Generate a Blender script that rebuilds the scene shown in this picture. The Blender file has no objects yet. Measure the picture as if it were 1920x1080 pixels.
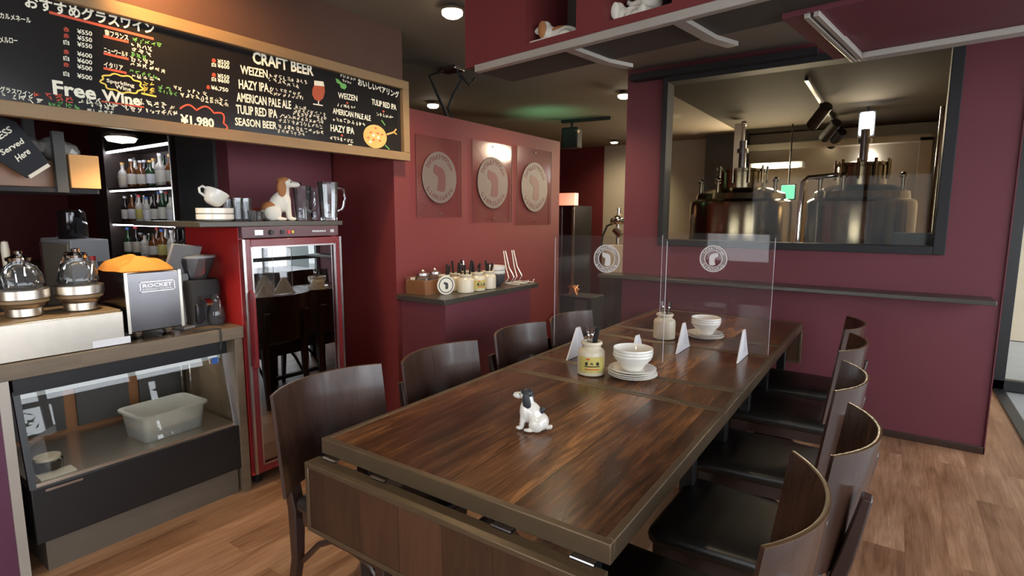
import bpy, bmesh, math, random
import numpy as np
from mathutils import Vector, Matrix, Euler
random.seed(7)
SC = bpy.context.scene
COL = SC.collection
R_ = math.radians

# ------------------------------------------------------------------ camera, world, exposure
FPX = 1028.0
CAM = Vector((0, 0, 1.45))
ROT = (Matrix.Rotation(R_(34.65), 3, 'Z') @ Matrix.Rotation(R_(90 - 7.55), 3, 'X') @ Matrix.Rotation(R_(0.18), 3, 'Z'))
cd = bpy.data.cameras.new('camera'); cam = bpy.data.objects.new('camera', cd); COL.objects.link(cam)
cd.sensor_width = 36.0; cd.lens = FPX * 36.0 / 1920.0; cd.clip_start = 0.05
cam.matrix_world = Matrix.Translation(CAM) @ ROT.to_4x4()
SC.camera = cam

SC.view_settings.view_transform = 'Standard'
SC.view_settings.look = 'None'
SC.view_settings.gamma = 1.0
SC.view_settings.use_curve_mapping = False
SC.view_settings.exposure = 0.1

SC.cycles.caustics_reflective = False; SC.cycles.caustics_refractive = False; SC.cycles.sample_clamp_indirect = 4.0
w = bpy.data.worlds.new('daylight'); SC.world = w; w.use_nodes = True
bgn = w.node_tree.nodes['Background']
bgn.inputs[0].default_value = (0.86, 0.92, 1.0, 1); bgn.inputs[1].default_value = 7.8

def portal(name, loc, rot, sx, sy):
    l = bpy.data.lights.new(name, 'AREA'); l.shape = 'RECTANGLE'; l.size = sx; l.size_y = sy
    l.cycles.is_portal = True
    o = bpy.data.objects.new(name, l); COL.objects.link(o); o.location = loc; o.rotation_euler = rot
portal('terrace_window_portal', (2.62, 2.0, 1.3), (0, R_(90), 0), 2.5, 7.6)
portal('street_window_portal', (-0.9, -2.42, 1.48), (R_(-90), 0, 0), 2.7, 1.4)

def spot(name, loc, target, energy, color, angle=80, blend=0.8, size=0.04):
    l = bpy.data.lights.new(name, 'SPOT'); l.energy = energy; l.color = color
    l.spot_size = R_(angle); l.spot_blend = blend; l.shadow_soft_size = size
    o = bpy.data.objects.new(name, l); COL.objects.link(o); o.location = loc
    o.rotation_euler = (Vector(target) - Vector(loc)).to_track_quat('-Z', 'Y').to_euler()
    return o

# ------------------------------------------------------------------ survey: a sight line from the camera met with a known plane
def ray(u, v):
    return ROT @ Vector(((u - 960) / FPX, -(v - 540) / FPX, -1.0))
def onx(u, v, x):
    d = ray(u, v); return CAM + d * ((x - CAM.x) / d.x)
def ony(u, v, y):
    d = ray(u, v); return CAM + d * ((y - CAM.y) / d.y)
def onz(u, v, z):
    d = ray(u, v); return CAM + d * ((z - CAM.z) / d.z)

# ------------------------------------------------------------------ mesh building
class MB:
    def __init__(s): s.bm = bmesh.new()
    def box(s, x0, x1, y0, y1, z0, z1, M=None):
        vs = [s.bm.verts.new((x, y, z)) for z in (z0, z1) for y in (y0, y1) for x in (x0, x1)]
        for f in ((0,2,3,1),(4,5,7,6),(0,1,5,4),(2,6,7,3),(0,4,6,2),(1,3,7,5)):
            s.bm.faces.new([vs[i] for i in f])
        if M is not None:
            for v in vs: v.co = M @ v.co
        return s
    def rings(s, rings, cap=True, closed=True):
        R = [[s.bm.verts.new(p) for p in r] for r in rings]
        n = len(R[0])
        for a, b in zip(R, R[1:]):
            for i in range(n if closed else n - 1):
                j = (i + 1) % n
                s.bm.faces.new((a[i], a[j], b[j], b[i]))
        if cap:
            s.bm.faces.new(list(reversed(R[0]))); s.bm.faces.new(R[-1])
        return s
    def cyl(s, p0, p1, r0, r1=None, seg=16):
        r1 = r0 if r1 is None else r1
        p0 = Vector(p0); p1 = Vector(p1); d = (p1 - p0).normalized()
        a = d.orthogonal().normalized(); b = d.cross(a)
        ring = lambda p, r: [p + (a * math.cos(t) + b * math.sin(t)) * r for t in [2 * math.pi * i / seg for i in range(seg)]]
        return s.rings([ring(p0, r0), ring(p1, r1)])
    def tube(s, pts, r, seg=8, flat=None):
        pts = [Vector(p) for p in pts]; rr = r if isinstance(r, (list, tuple)) else [r] * len(pts)
        rings = []; a = None
        for i, p in enumerate(pts):
            d = (pts[min(i + 1, len(pts) - 1)] - pts[max(i - 1, 0)]).normalized()
            if a is None:
                a = d.orthogonal().normalized() if flat is None else (Vector(flat) - d * d.dot(Vector(flat))).normalized()
            else: a = (a - d * a.dot(d)).normalized()
            b = d.cross(a)
            rings.append([p + (a * math.cos(t) + b * math.sin(t)) * rr[i] for t in [2 * math.pi * k / seg for k in range(seg)]])
        return s.rings(rings)
    def bar(s, pts, wa, wb, up):
        """rectangular section swept along pts; wa along `up`, wb across"""
        pts = [Vector(p) for p in pts]; rings = []
        for i, p in enumerate(pts):
            d = (pts[min(i + 1, len(pts) - 1)] - pts[max(i - 1, 0)]).normalized()
            a = (Vector(up) - d * d.dot(Vector(up))).normalized(); b = d.cross(a)
            A = wa[i] if isinstance(wa, (list, tuple)) else wa; B = wb[i] if isinstance(wb, (list, tuple)) else wb
            rings.append([p + a * A / 2 + b * B / 2, p - a * A / 2 + b * B / 2, p - a * A / 2 - b * B / 2, p + a * A / 2 - b * B / 2])
        return s.rings(rings)
    def lathe(s, prof, c=(0, 0, 0), seg=32, M=None):
        c = Vector(c); rings = []
        for r, z in prof:
            r = max(r, 1e-4)
            ps = [Vector((r * math.cos(t), r * math.sin(t), z)) for t in [2 * math.pi * i / seg for i in range(seg)]]
            rings.append([(M @ p if M is not None else p) + c for p in ps])
        return s.rings(rings)
    def ell(s, c, r, M=None, seg=20, rg=12):
        prof = [(math.sin(math.pi * i / rg), -math.cos(math.pi * i / rg)) for i in range(rg + 1)]
        rings = []
        for q, z in prof:
            q = max(q, 1e-3)
            ps = [Vector((q * math.cos(t) * r[0], q * math.sin(t) * r[1], z * r[2])) for t in [2 * math.pi * i / seg for i in range(seg)]]
            rings.append([(M @ p if M is not None else p) + Vector(c) for p in ps])
        return s.rings(rings)
    def prism(s, poly, a, b, f):
        """poly 2d list; f(p, q, t) -> 3d ; extruded from a to b"""
        return s.rings([[f(p, q, a) for p, q in poly], [f(p, q, b) for p, q in poly]])
    def quad(s, *ps):
        s.bm.faces.new([s.bm.verts.new(p) for p in ps]); return s
    def add(s, mesh, M):
        n = len(s.bm.verts); s.bm.from_mesh(mesh); s.bm.verts.ensure_lookup_table()
        for v in s.bm.verts[n:]: v.co = M @ v.co
        return s
    def build(s, name, mat, parent=None, loc=None, bevel=0, smooth=40, remesh=0, solid=0, seg=2):
        bmesh.ops.recalc_face_normals(s.bm, faces=s.bm.faces[:])
        me = bpy.data.meshes.new(name); s.bm.to_mesh(me); s.bm.free()
        for p in me.polygons: p.use_smooth = True
        me.set_sharp_from_angle(angle=R_(smooth))
        me.materials.append(mat)
        o = bpy.data.objects.new(name, me); COL.objects.link(o)
        if parent is not None: o.parent = parent
        if loc is not None: o.location = loc
        if solid:
            m = o.modifiers.new('thick', 'SOLIDIFY'); m.thickness = solid; m.offset = 0
        if remesh:
            m = o.modifiers.new('fuse', 'REMESH'); m.mode = 'VOXEL'; m.voxel_size = remesh; m.use_smooth_shade = True
            m = o.modifiers.new('soft', 'SMOOTH'); m.factor = 0.5; m.iterations = 4
        if bevel:
            m = o.modifiers.new('edge', 'BEVEL'); m.width = bevel; m.segments = seg; m.limit_method = 'ANGLE'; m.angle_limit = R_(35)
            m.harden_normals = False
        return o

def tag(o, label, cat, group=None):
    o['label'] = label; o['category'] = cat
    if group: o['group'] = group
    return o
def thing(name, label, cat, loc=(0, 0, 0), rz=0, group=None):
    o = bpy.data.objects.new(name, None); COL.objects.link(o); o.empty_display_size = .05
    o.location = loc; o.rotation_euler = (0, 0, rz)
    return tag(o, label, cat, group)
def struct(o):
    o['kind'] = 'structure'; return o
def kids(o): return [c for c in bpy.data.objects if c.parent == o]
def dup(o, loc=None, rz=None, label=None, group=None, parent=None):
    c = o.copy(); COL.objects.link(c); c.parent = parent
    for k in kids(o): dup(k, parent=c)
    if loc is not None: c.location = loc
    if rz is not None: c.rotation_euler = (0, 0, rz)
    if label: c['label'] = label
    if group: c['group'] = group
    return c

# ------------------------------------------------------------------ materials
def srgb(r, g, b):
    f = lambda c: (c / 255 / 12.92) if c / 255 <= .04045 else ((c / 255 + .055) / 1.055) ** 2.4
    return (f(r), f(g), f(b), 1)
def base_mat(name):
    m = bpy.data.materials.new(name); m.use_nodes = True
    return m, m.node_tree.nodes, m.node_tree.links, m.node_tree.nodes['Principled BSDF']
def mat(name, col, rough=.5, metal=0., var=.08, scale=6., bump=0., bscale=60., spec=.5, emit=0, coat=0):
    m, N, L, p = base_mat(name)
    p.inputs['Roughness'].default_value = rough; p.inputs['Metallic'].default_value = metal
    p.inputs['Specular IOR Level'].default_value = spec
    if coat: p.inputs['Coat Weight'].default_value = coat; p.inputs['Coat Roughness'].default_value = .1
    tc = N.new('ShaderNodeTexCoord')
    n = N.new('ShaderNodeTexNoise'); n.inputs['Scale'].default_value = scale; n.inputs['Detail'].default_value = 4
    L.new(tc.outputs['Object'], n.inputs['Vector'])
    mx = N.new('ShaderNodeMix'); mx.data_type = 'RGBA'
    mx.inputs[6].default_value = tuple(c * (1 - var) for c in col[:3]) + (1,)
    mx.inputs[7].default_value = tuple(min(1, c * (1 + var)) for c in col[:3]) + (1,)
    L.new(n.outputs['Fac'], mx.inputs[0]); L.new(mx.outputs[2], p.inputs['Base Color'])
    if emit:
        L.new(mx.outputs[2], p.inputs['Emission Color']); p.inputs['Emission Strength'].default_value = emit
    if bump:
        n2 = N.new('ShaderNodeTexNoise'); n2.inputs['Scale'].default_value = bscale; n2.inputs['Detail'].default_value = 3
        L.new(tc.outputs['Object'], n2.inputs['Vector'])
        b = N.new('ShaderNodeBump'); b.inputs['Strength'].default_value = bump; b.inputs['Distance'].default_value = .002
        L.new(n2.outputs['Fac'], b.inputs['Height']); L.new(b.outputs['Normal'], p.inputs['Normal'])
    return m
def glow(name, col, strength):
    m, N, L, p = base_mat(name)
    p.inputs['Base Color'].default_value = (0.8, 0.8, 0.8, 1)
    p.inputs['Emission Color'].default_value = col; p.inputs['Emission Strength'].default_value = strength
    return m
def glass(name, tint=(1, 1, 1), haze=.0, haze_col=(.9, .9, .9), rough=.02, refl=1.0, ior=1.5):
    m, N, L, p = base_mat(name); N.remove(p); out = N['Material Output']
    t = N.new('ShaderNodeBsdfTransparent'); t.inputs[0].default_value = (*tint, 1)
    g = N.new('ShaderNodeBsdfGlossy'); g.inputs['Roughness'].default_value = rough; g.inputs[0].default_value = (1, 1, 1, 1)
    fr = N.new('ShaderNodeFresnel'); fr.inputs[0].default_value = ior
    mu = N.new('ShaderNodeMath'); mu.operation = 'MULTIPLY'; mu.inputs[1].default_value = refl; L.new(fr.outputs[0], mu.inputs[0])
    a = N.new('ShaderNodeMixShader'); L.new(mu.outputs[0], a.inputs[0])
    if haze:
        d = N.new('ShaderNodeBsdfDiffuse'); d.inputs[0].default_value = (*haze_col, 1)
        h = N.new('ShaderNodeMixShader'); h.inputs[0].default_value = haze
        L.new(t.outputs[0], h.inputs[1]); L.new(d.outputs[0], h.inputs[2]); L.new(h.outputs[0], a.inputs[1])
    else: L.new(t.outputs[0], a.inputs[1])
    L.new(g.outputs[0], a.inputs[2]); L.new(a.outputs[0], out.inputs['Surface'])
    return m
def planks(name, tones, pw, pl, rough=.35, along='y', grain=.5, seam=.35, gap=.006, spec=.5, shift=0., coat=0., streak=14., bump=.15, tint=.6):
    """wood boards: tones = list of linear rgb; boards pw wide, pl long along the named axis"""
    m, N, L, p = base_mat(name)
    p.inputs['Specular IOR Level'].default_value = spec
    if coat: p.inputs['Coat Weight'].default_value = coat; p.inputs['Coat Roughness'].default_value = .12
    tc = N.new('ShaderNodeTexCoord'); sep = N.new('ShaderNodeSeparateXYZ'); L.new(tc.outputs['Object'], sep.inputs[0])
    order = {'y': ('Y', 'X', 'Z'), 'x': ('X', 'Y', 'Z'), 'z': ('Z', 'X', 'Y')}[along]
    cmb = N.new('ShaderNodeCombineXYZ')
    for i, k in enumerate(order): L.new(sep.outputs[k], cmb.inputs[i])
    ad = N.new('ShaderNodeVectorMath'); ad.operation = 'ADD'; ad.inputs[1].default_value = (shift + 20, shift * .37 + 20, 0); L.new(cmb.outputs[0], ad.inputs[0])
    br = N.new('ShaderNodeTexBrick'); br.offset = .37; br.inputs['Scale'].default_value = 1
    br.inputs['Color1'].default_value = (0, 0, 0, 1); br.inputs['Color2'].default_value = (1, 1, 1, 1); br.inputs['Mortar'].default_value = (.5, .5, .5, 1)
    br.inputs['Mortar Size'].default_value = gap / 2; br.inputs['Mortar Smooth'].default_value = .3
    br.inputs['Brick Width'].default_value = pl; br.inputs['Row Height'].default_value = pw; br.inputs['Bias'].default_value = 0
    L.new(ad.outputs[0], br.inputs['Vector'])
    # grain: noise drawn out along the board, different on every board
    off = N.new('ShaderNodeVectorMath'); off.operation = 'MULTIPLY_ADD'; off.inputs[1].default_value = (9.1, 5.3, 3.7)
    L.new(br.outputs['Color'], off.inputs[0]); L.new(ad.outputs[0], off.inputs[2])
    mp = N.new('ShaderNodeMapping'); mp.inputs['Scale'].default_value = (1.3, streak, streak); L.new(off.outputs[0], mp.inputs[0])
    n1 = N.new('ShaderNodeTexNoise'); n1.inputs['Scale'].default_value = 1.6; n1.inputs['Detail'].default_value = 8; n1.inputs['Roughness'].default_value = .65; n1.inputs['Distortion'].default_value = 1.2
    L.new(mp.outputs[0], n1.inputs['Vector'])
    mp2 = N.new('ShaderNodeMapping'); mp2.inputs['Scale'].default_value = (1.0, 2.2, 2.2); L.new(off.outputs[0], mp2.inputs[0])
    n2 = N.new('ShaderNodeTexNoise'); n2.inputs['Scale'].default_value = 2.2; n2.inputs['Detail'].default_value = 3; L.new(mp2.outputs[0], n2.inputs['Vector'])
    mp3 = N.new('ShaderNodeMapping'); mp3.inputs['Scale'].default_value = (3, 90, 90); L.new(off.outputs[0], mp3.inputs[0])
    n3 = N.new('ShaderNodeTexNoise'); n3.inputs['Scale'].default_value = 2; n3.inputs['Detail'].default_value = 4; L.new(mp3.outputs[0], n3.inputs['Vector'])
    # tone = board tint*.45 + grain*.4 + patches*.25
    def math_(op, a, b):
        q = N.new('ShaderNodeMath'); q.operation = op
        for i, k in enumerate((a, b)):
            if isinstance(k, (int, float)): q.inputs[i].default_value = k
            else: L.new(k, q.inputs[i])
        return q.outputs[0]
    bw = N.new('ShaderNodeRGBToBW'); L.new(br.outputs['Color'], bw.inputs[0])
    c1 = math_('MULTIPLY_ADD', bw.outputs[0], .55)
    g1 = math_('MULTIPLY', math_('SUBTRACT', n1.outputs['Fac'], .5), grain * 1.5)
    g2 = math_('MULTIPLY', math_('SUBTRACT', n2.outputs['Fac'], .5), grain * 1.1)
    g3 = math_('MULTIPLY', math_('SUBTRACT', n3.outputs['Fac'], .5), grain * .7)
    tot = math_('ADD', math_('ADD', math_('MULTIPLY', bw.outputs[0], tint), .5 - tint / 2), math_('ADD', g1, math_('ADD', g2, g3)))
    rp = N.new('ShaderNodeValToRGB'); cr = rp.color_ramp
    while len(cr.elements) < len(tones): cr.elements.new(.5)
    for i, t in enumerate(tones):
        cr.elements[i].position = i / (len(tones) - 1); cr.elements[i].color = (*t[:3], 1)
    L.new(tot, rp.inputs[0])
    mx = N.new('ShaderNodeMix'); mx.data_type = 'RGBA'; mx.blend_type = 'MULTIPLY'; mx.inputs[7].default_value = (seam, seam, seam, 1)
    L.new(br.outputs['Fac'], mx.inputs[0]); L.new(rp.outputs[0], mx.inputs[6]); L.new(mx.outputs[2], p.inputs['Base Color'])
    ro = N.new('ShaderNodeMapRange'); ro.inputs[3].default_value = rough * .8; ro.inputs[4].default_value = rough * 1.25; L.new(n1.outputs['Fac'], ro.inputs[0]); L.new(ro.outputs[0], p.inputs['Roughness'])
    b = N.new('ShaderNodeBump'); b.inputs['Strength'].default_value = bump; b.inputs['Distance'].default_value = .002; L.new(n3.outputs['Fac'], b.inputs['Height']); L.new(b.outputs['Normal'], p.inputs['Normal'])
    return m

M = {}
M['maroon'] = mat('maroon_paint', (.142, .034, .043, 1), .62, var=.07, scale=3, bump=.12, bscale=220, spec=.35)
M['red'] = mat('red_paint', (.160, .026, .026, 1), .6, var=.07, scale=3, bump=.12, bscale=220, spec=.35)
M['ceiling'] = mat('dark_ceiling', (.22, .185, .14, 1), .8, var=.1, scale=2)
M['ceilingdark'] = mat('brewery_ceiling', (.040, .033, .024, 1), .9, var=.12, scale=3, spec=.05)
M['bulkhead'] = mat('brown_red_plaster', (.080, .034, .020, 1), .75, var=.15, scale=4)
M['floor'] = planks('floor_boards', [(.10, .042, .019), (.21, .098, .047), (.34, .180, .098), (.48, .285, .17)], .155, 1.2, rough=.42, grain=.75, seam=.7, gap=.002, streak=12, tint=.32)
M['table'] = planks('table_boards', [(.024, .010, .005), (.075, .030, .012), (.165, .068, .025), (.40, .175, .062)], .202, 30, rough=.23, grain=1.0, seam=.5, gap=.005, shift=.31, streak=11, bump=.08, spec=.4, tint=.62)
M['leafwood'] = planks('leaf_boards', [(.018, .008, .005), (.045, .020, .011), (.080, .036, .018), (.12, .055, .028)], .16, 3, rough=.35, along='z', grain=.5, seam=.45, gap=.004, shift=1.1, streak=9)
M['rim'] = mat('aged_bronze_trim', (.125, .086, .050, 1), .34, metal=.45, var=.2, scale=9)
M['counterwood'] = planks('counter_boards', [(.10, .072, .045), (.17, .125, .08), (.24, .18, .12)], .3, 2.6, rough=.45, grain=.5, seam=.8, gap=.001, streak=10)
M['walnut'] = planks('chair_walnut', [(.020, .011, .008), (.040, .019, .013), (.07, .033, .020)], .6, 3, rough=.28, along='z', grain=.6, seam=1, gap=.0005, streak=16, coat=.35)
M['walnutedge'] = mat('ply_edge', (.085, .046, .021, 1), .25, var=.2, scale=30)
M['legwood'] = mat('dark_leg_wood', (.035, .016, .011, 1), .35, var=.25, scale=14, coat=.2)
M['vinyl'] = mat('black_vinyl', (.018, .016, .014, 1), .34, var=.15, scale=20, bump=.25, bscale=400)
M['black'] = mat('black_metal', (.012, .012, .013, 1), .4, var=.15)
M['blackmatte'] = mat('black_matte', (.012, .011, .012, 1), .7, var=.15)
M['darkwood'] = planks('espresso_panel', [(.022, .014, .011), (.036, .023, .018), (.055, .035, .026)], .4, 3, rough=.5, along='z', grain=.4, seam=.9, gap=.001)
M['grey'] = mat('charcoal_paint', (.045, .043, .042, 1), .7, var=.1)
M['steel'] = mat('brushed_steel', (.68, .61, .52, 1), .30, metal=1, var=.06, scale=30)
M['darksteel'] = mat('dark_polished_steel', (.22, .21, .22, 1), .22, metal=1, var=.1, scale=20)
M['tank'] = mat('tank_steel', (.20, .17, .118, 1), .19, metal=1, var=.05, scale=10)
M['chrome'] = mat('chrome', (.8, .8, .8, 1), .08, metal=1, var=.02)
M['white'] = mat('white_ceramic', (.72, .69, .63, 1), .18, var=.02, coat=.3)
M['cream'] = mat('cream_stoneware', (.60, .53, .40, 1), .3, var=.06, scale=12)
M['whiteplastic'] = mat('white_plastic', (.72, .71, .72, 1), .4, var=.03)
M['beige'] = mat('beige_wall', (.46, .39, .29, 1), .75, var=.08, scale=2)
M['fridgered'] = mat('fridge_red_enamel', (.165, .015, .019, 1), .25, var=.05, coat=.4)
M['fridgeside'] = mat('fridge_side_red', (.36, .018, .016, 1), .3, var=.05, coat=.3)
M['fridgetop'] = mat('fridge_header', (.105, .05, .06, 1), .35, var=.05)
M['silver'] = mat('silver_trim', (.55, .50, .48, 1), .25, metal=1, var=.05)
M['board'] = mat('blackboard', (.013, .012, .012, 1), .16, var=.2, scale=3, spec=.6)
M['boardwood'] = planks('board_frame_wood', [(.19, .115, .05), (.27, .165, .075), (.36, .22, .10)], .3, 3, rough=.5, grain=.5, seam=.9, gap=.001)
M['chalk'] = mat('chalk_white', (.86, .82, .66, 1), .8, var=.05)
M['chalkred'] = mat('chalk_red', (.62, .09, .045, 1), .8, var=.1)
M['chalkgreen'] = mat('chalk_green', (.14, .42, .10, 1), .8, var=.1)
M['chalkyellow'] = mat('chalk_yellow', (.80, .60, .10, 1), .8, var=.1)
M['ale'] = mat('chalk_ale', (.42, .08, .03, 1), .7, var=.15)
M['crust'] = mat('pizza_crust', (.66, .38, .11, 1), .7, var=.25, scale=60)
M['pane'] = glass('window_pane', (.97, .97, .95), rough=.01, refl=.55)
M['brewpane'] = glass('brewery_pane', (.96, .95, .92), rough=.01, refl=.07)
M['acrylic'] = glass('clear_acrylic', (.97, .96, .96), haze=.016, haze_col=(.75, .70, .68), rough=.02, refl=.28)
M['acryledge'] = mat('acrylic_edge', (.55, .53, .55, 1), .3, var=.05)
M['poster'] = glass('poster_acrylic', (.93, .90, .90), rough=.12, refl=.10)
M['frost'] = glass('frosted_film', (.9, .88, .88), haze=.25, haze_col=(.6, .55, .54), rough=.3, refl=.3)
M['decal'] = mat('white_vinyl_decal', (.66, .62, .60, 1), .5, var=.06)
M['decaldim'] = mat('frosted_decal', (.135, .098, .086, 1), .5, var=.08)
M['maroondecal'] = mat('maroon_ink', (.11, .03, .032, 1), .5, var=.1)
M['tumbler'] = glass('drinking_glass', (.94, .95, .96), haze=.04, rough=.02, refl=1.0)
M['fridgepane'] = glass('fridge_glazing', (.42, .44, .44), rough=.012, refl=4.5, ior=1.75)
M['amber'] = mat('amber_glass', (.15, .05, .012, 1), .1, var=.2, coat=.5)
M['green'] = mat('green_glass', (.02, .05, .02, 1), .1, var=.2, coat=.5)
M['clearbottle'] = mat('pale_bottle', (.50, .47, .40, 1), .12, var=.1, coat=.4)
M['darkbottle'] = mat('dark_bottle', (.02, .015, .015, 1), .1, var=.2, coat=.5)
M['label'] = mat('paper_label', (.70, .66, .56, 1), .7, var=.06)
M['mustard'] = mat('yellow_label', (.55, .46, .13, 1), .5, var=.12, scale=40)
M['redcap'] = mat('red_cap', (.55, .03, .03, 1), .4)
M['bluecap'] = mat('blue_cap', (.04, .12, .4, 1), .4)
M['orange'] = mat('orange_cloth', (.72, .27, .04, 1), .85, var=.12, scale=25, bump=.5, bscale=120)
M['kraft'] = mat('kraft_card', (.46, .24, .09, 1), .8, var=.08)
M['box'] = mat('varnished_box_wood', (.20, .085, .035, 1), .4, var=.25, scale=10)
M['fur'] = mat('fur_white', (.74, .68, .58, 1), .7, var=.06, bump=.3, bscale=90)
M['furbrown'] = mat('fur_brown', (.38, .15, .05, 1), .75, var=.25, scale=12, bump=.3, bscale=90)
M['furblack'] = mat('fur_black', (.020, .022, .026, 1), .5, var=.2)
M['nose'] = mat('nose_black', (.012, .01, .01, 1), .3)
M['plastictub'] = glass('frosted_tub', (.82, .82, .80), haze=.42, haze_col=(.75, .74, .70), rough=.3, refl=.5)
M['wrap'] = glass('plastic_wrap', (.85, .83, .82), haze=.3, haze_col=(.7, .66, .62), rough=.15, refl=1.3)
M['terrace'] = mat('grey_terrace_tile', (.30, .30, .30, 1), .6, var=.12, scale=5)
M['trimwhite'] = mat('aluminium_rail', (.42, .38, .33, 1), .45, metal=.3, var=.08)
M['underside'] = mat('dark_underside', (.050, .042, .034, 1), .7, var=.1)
M['streetgrey'] = mat('grey_green_render', (.105, .12, .115, 1), .8, var=.2, scale=1.5)
M['signdark'] = mat('sign_black', (.014, .014, .018, 1), .6, spec=.25)
M['purple'] = mat('purple_panel', (.105, .026, .062, 1), .55, var=.05)
M['kick'] = planks('grey_kick_boards', [(.085, .068, .050), (.125, .10, .075), (.16, .13, .10)], .5, 3, rough=.5, grain=.4, seam=.9, gap=.001)
M['leaf'] = mat('leaf_green', (.06, .20, .03, 1), .6, var=.3, scale=15)
M['flower'] = mat('yellow_flower', (.85, .62, .04, 1), .6, var=.15)
M['pastel'] = mat('pale_concrete', (.50, .51, .51, 1), .8, var=.08)
M['lamp'] = glow('lamp_lens', (1.0, .93, .72, 1), 14)
M['led'] = glow('led_strip', (.86, .88, 1.0, 1), 26)
M['ledlow'] = glow('led_strip_dim', (.86, .86, .95, 1), 8)
M['tube'] = glow('fluorescent_tube', (1.0, .95, .72, 1), 9)
M['coollamp'] = glow('cool_lamp', (.85, .90, 1.0, 1), 16)
M['exit'] = glow('exit_green', (.10, .85, .42, 1), 1.3)
M['orangelit'] = glow('lit_orange_sign', (1.0, .25, .12, 1), 1.0)
M['cable'] = mat('black_cable', (.01, .01, .01, 1), .5)
M['shelfslab'] = mat('dark_shelf_laminate', (.055, .048, .038, 1), .32, var=.15, scale=8)
M['copper'] = mat('copper', (.6, .27, .12, 1), .3, metal=1)
M['tabletscreen'] = mat('grey_plastic', (.22, .215, .21, 1), .45, var=.05)
M['bluebox'] = mat('slate_blue_box', (.035, .05, .065, 1), .5)
M['pink'] = mat('red_book', (.5, .10, .07, 1), .6)

# ------------------------------------------------------------------ lettering
_tc = {}
def glyphs(s, thick=.012):
    k = (s, thick)
    if k in _tc: return _tc[k]
    c = bpy.data.curves.new('t', 'FONT'); c.body = s; c.size = 1; c.offset = thick; c.resolution_u = 2; c.extrude = .01
    o = bpy.data.objects.new('t', c); COL.objects.link(o)
    dg = bpy.context.evaluated_depsgraph_get()
    me = bpy.data.meshes.new_from_object(o.evaluated_get(dg)); bpy.data.objects.remove(o)
    xs = [v.co.x for v in me.vertices] or [0, 1]; ys = [v.co.y for v in me.vertices] or [0, 1]
    _tc[k] = (me, min(xs), max(xs), min(ys), max(ys)); return _tc[k]
def write(mb, s, org, ex, ey, thick=.012, deep=.0008):
    """letters fitted to the parallelogram org, org+ex (reading), org+ey (up)"""
    me, x0, x1, y0, y1 = glyphs(s, thick)
    ex = Vector(ex); ey = Vector(ey); n = ex.cross(ey).normalized()
    A = ex / (x1 - x0); B = ey / (y1 - y0)
    Mx = Matrix(((A.x, B.x, n.x * deep / .02, 0), (A.y, B.y, n.y * deep / .02, 0), (A.z, B.z, n.z * deep / .02, 0), (0, 0, 0, 1)))
    Mx.translation = Vector(org) - A * x0 - B * y0 + n * deep / 2
    mb.add(me, Mx)
def stroke(mb, pts, wd, nrm, deep=.0008):
    """chalk stroke: a thin flat ribbon with depth"""
    nrm = Vector(nrm)
    mb.bar([Vector(p) + nrm * deep / 2 for p in pts], deep, wd, nrm)

# ------------------------------------------------------------------ the room
ZT = .74           # table top
YW = 4.30          # wall with the brewery window
XL = -2.67         # logo wall
XB = -2.60         # face of the menu board
CE = 2.60          # ceiling
f = struct(MB().box(-8.2, .80, -2.6, 9.0, -.08, 0).build('floor', M['floor']))
struct(MB().box(.80, .87, -2.6, YW + 1.75, -.06, .012).build('trim_1', M['black']))
struct(MB().box(.87, 9, -4.0, 12.0, -.10, -.01).build('terrace_floor', M['terrace']))

# wall with the brewery window
wl = ony(1173, 300, YW).x; wr = ony(1841, 863, YW).x
struct(MB().box(-8.2, 2.75, -2.6, YW + .14, CE, CE + .1).box(-8.2, wl, YW + .14, 9.0, CE, CE + .1).box(wr + .16, 2.75, YW + .14, 9.0, CE, CE + .1).build('ceiling', M['ceiling']))
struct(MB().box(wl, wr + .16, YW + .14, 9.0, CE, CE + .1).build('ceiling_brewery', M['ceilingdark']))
hx0, hx1 = ony(1243, 300, YW).x, ony(1785, 300, YW).x
hz0, hz1 = 1.245, 2.485
b = MB()
b.box(wl, hx0, YW, YW + .14, 0, CE); b.box(hx1, wr, YW, YW + .14, 0, CE)
b.box(hx0, hx1, YW, YW + .14, 0, hz0); b.box(hx0, hx1, YW, YW + .14, hz1, CE)
struct(b.build('wall_back', M['maroon']))
struct(MB().box(wl, wr + .006, YW - .012, YW, 0, .045).build('baseboard_back', M['legwood'], bevel=.002))
struct(MB().box(wr, wr + .006, YW - .012, YW + .14, 0, CE).build('trim_2', M['maroon']))
b = MB(); fw = .05
b.box(hx0 - .012, hx0 + .028, YW - .03, YW + .12, hz0 - .03, hz1 + .03)
b.box(hx1 - fw, hx1 + .012, YW - .03, YW + .12, hz0 - .03, hz1 + .03)
b.box(hx0 + .028, hx1 - fw, YW - .03, YW + .12, hz0 - .03, hz0 + .02); b.box(hx0 + .028, hx1 - fw, YW - .03, YW + .12, hz1 - .02, hz1 + .03)
w1 = struct(b.build('window_1', M['blackmatte'], bevel=.004))
pn = MB().box(hx0 + .02, hx1 - fw + .005, YW + .045, YW + .055, hz0 + .01, hz1 - .01).build('glass_pane', M['brewpane'], parent=w1)
# dark rail over the window
p0 = ony(1182, 122, YW - .1); p1 = ony(1532, 97, YW - .1)
struct(MB().box(p0.x, p1.x, YW - .1, YW, 2.50, 2.545).build('trim_3', M['blackmatte']))
struct(MB().box(p0.x, p1.x, YW - .06, YW, 2.545, 2.56).build('trim_4', M['red']))

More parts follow.
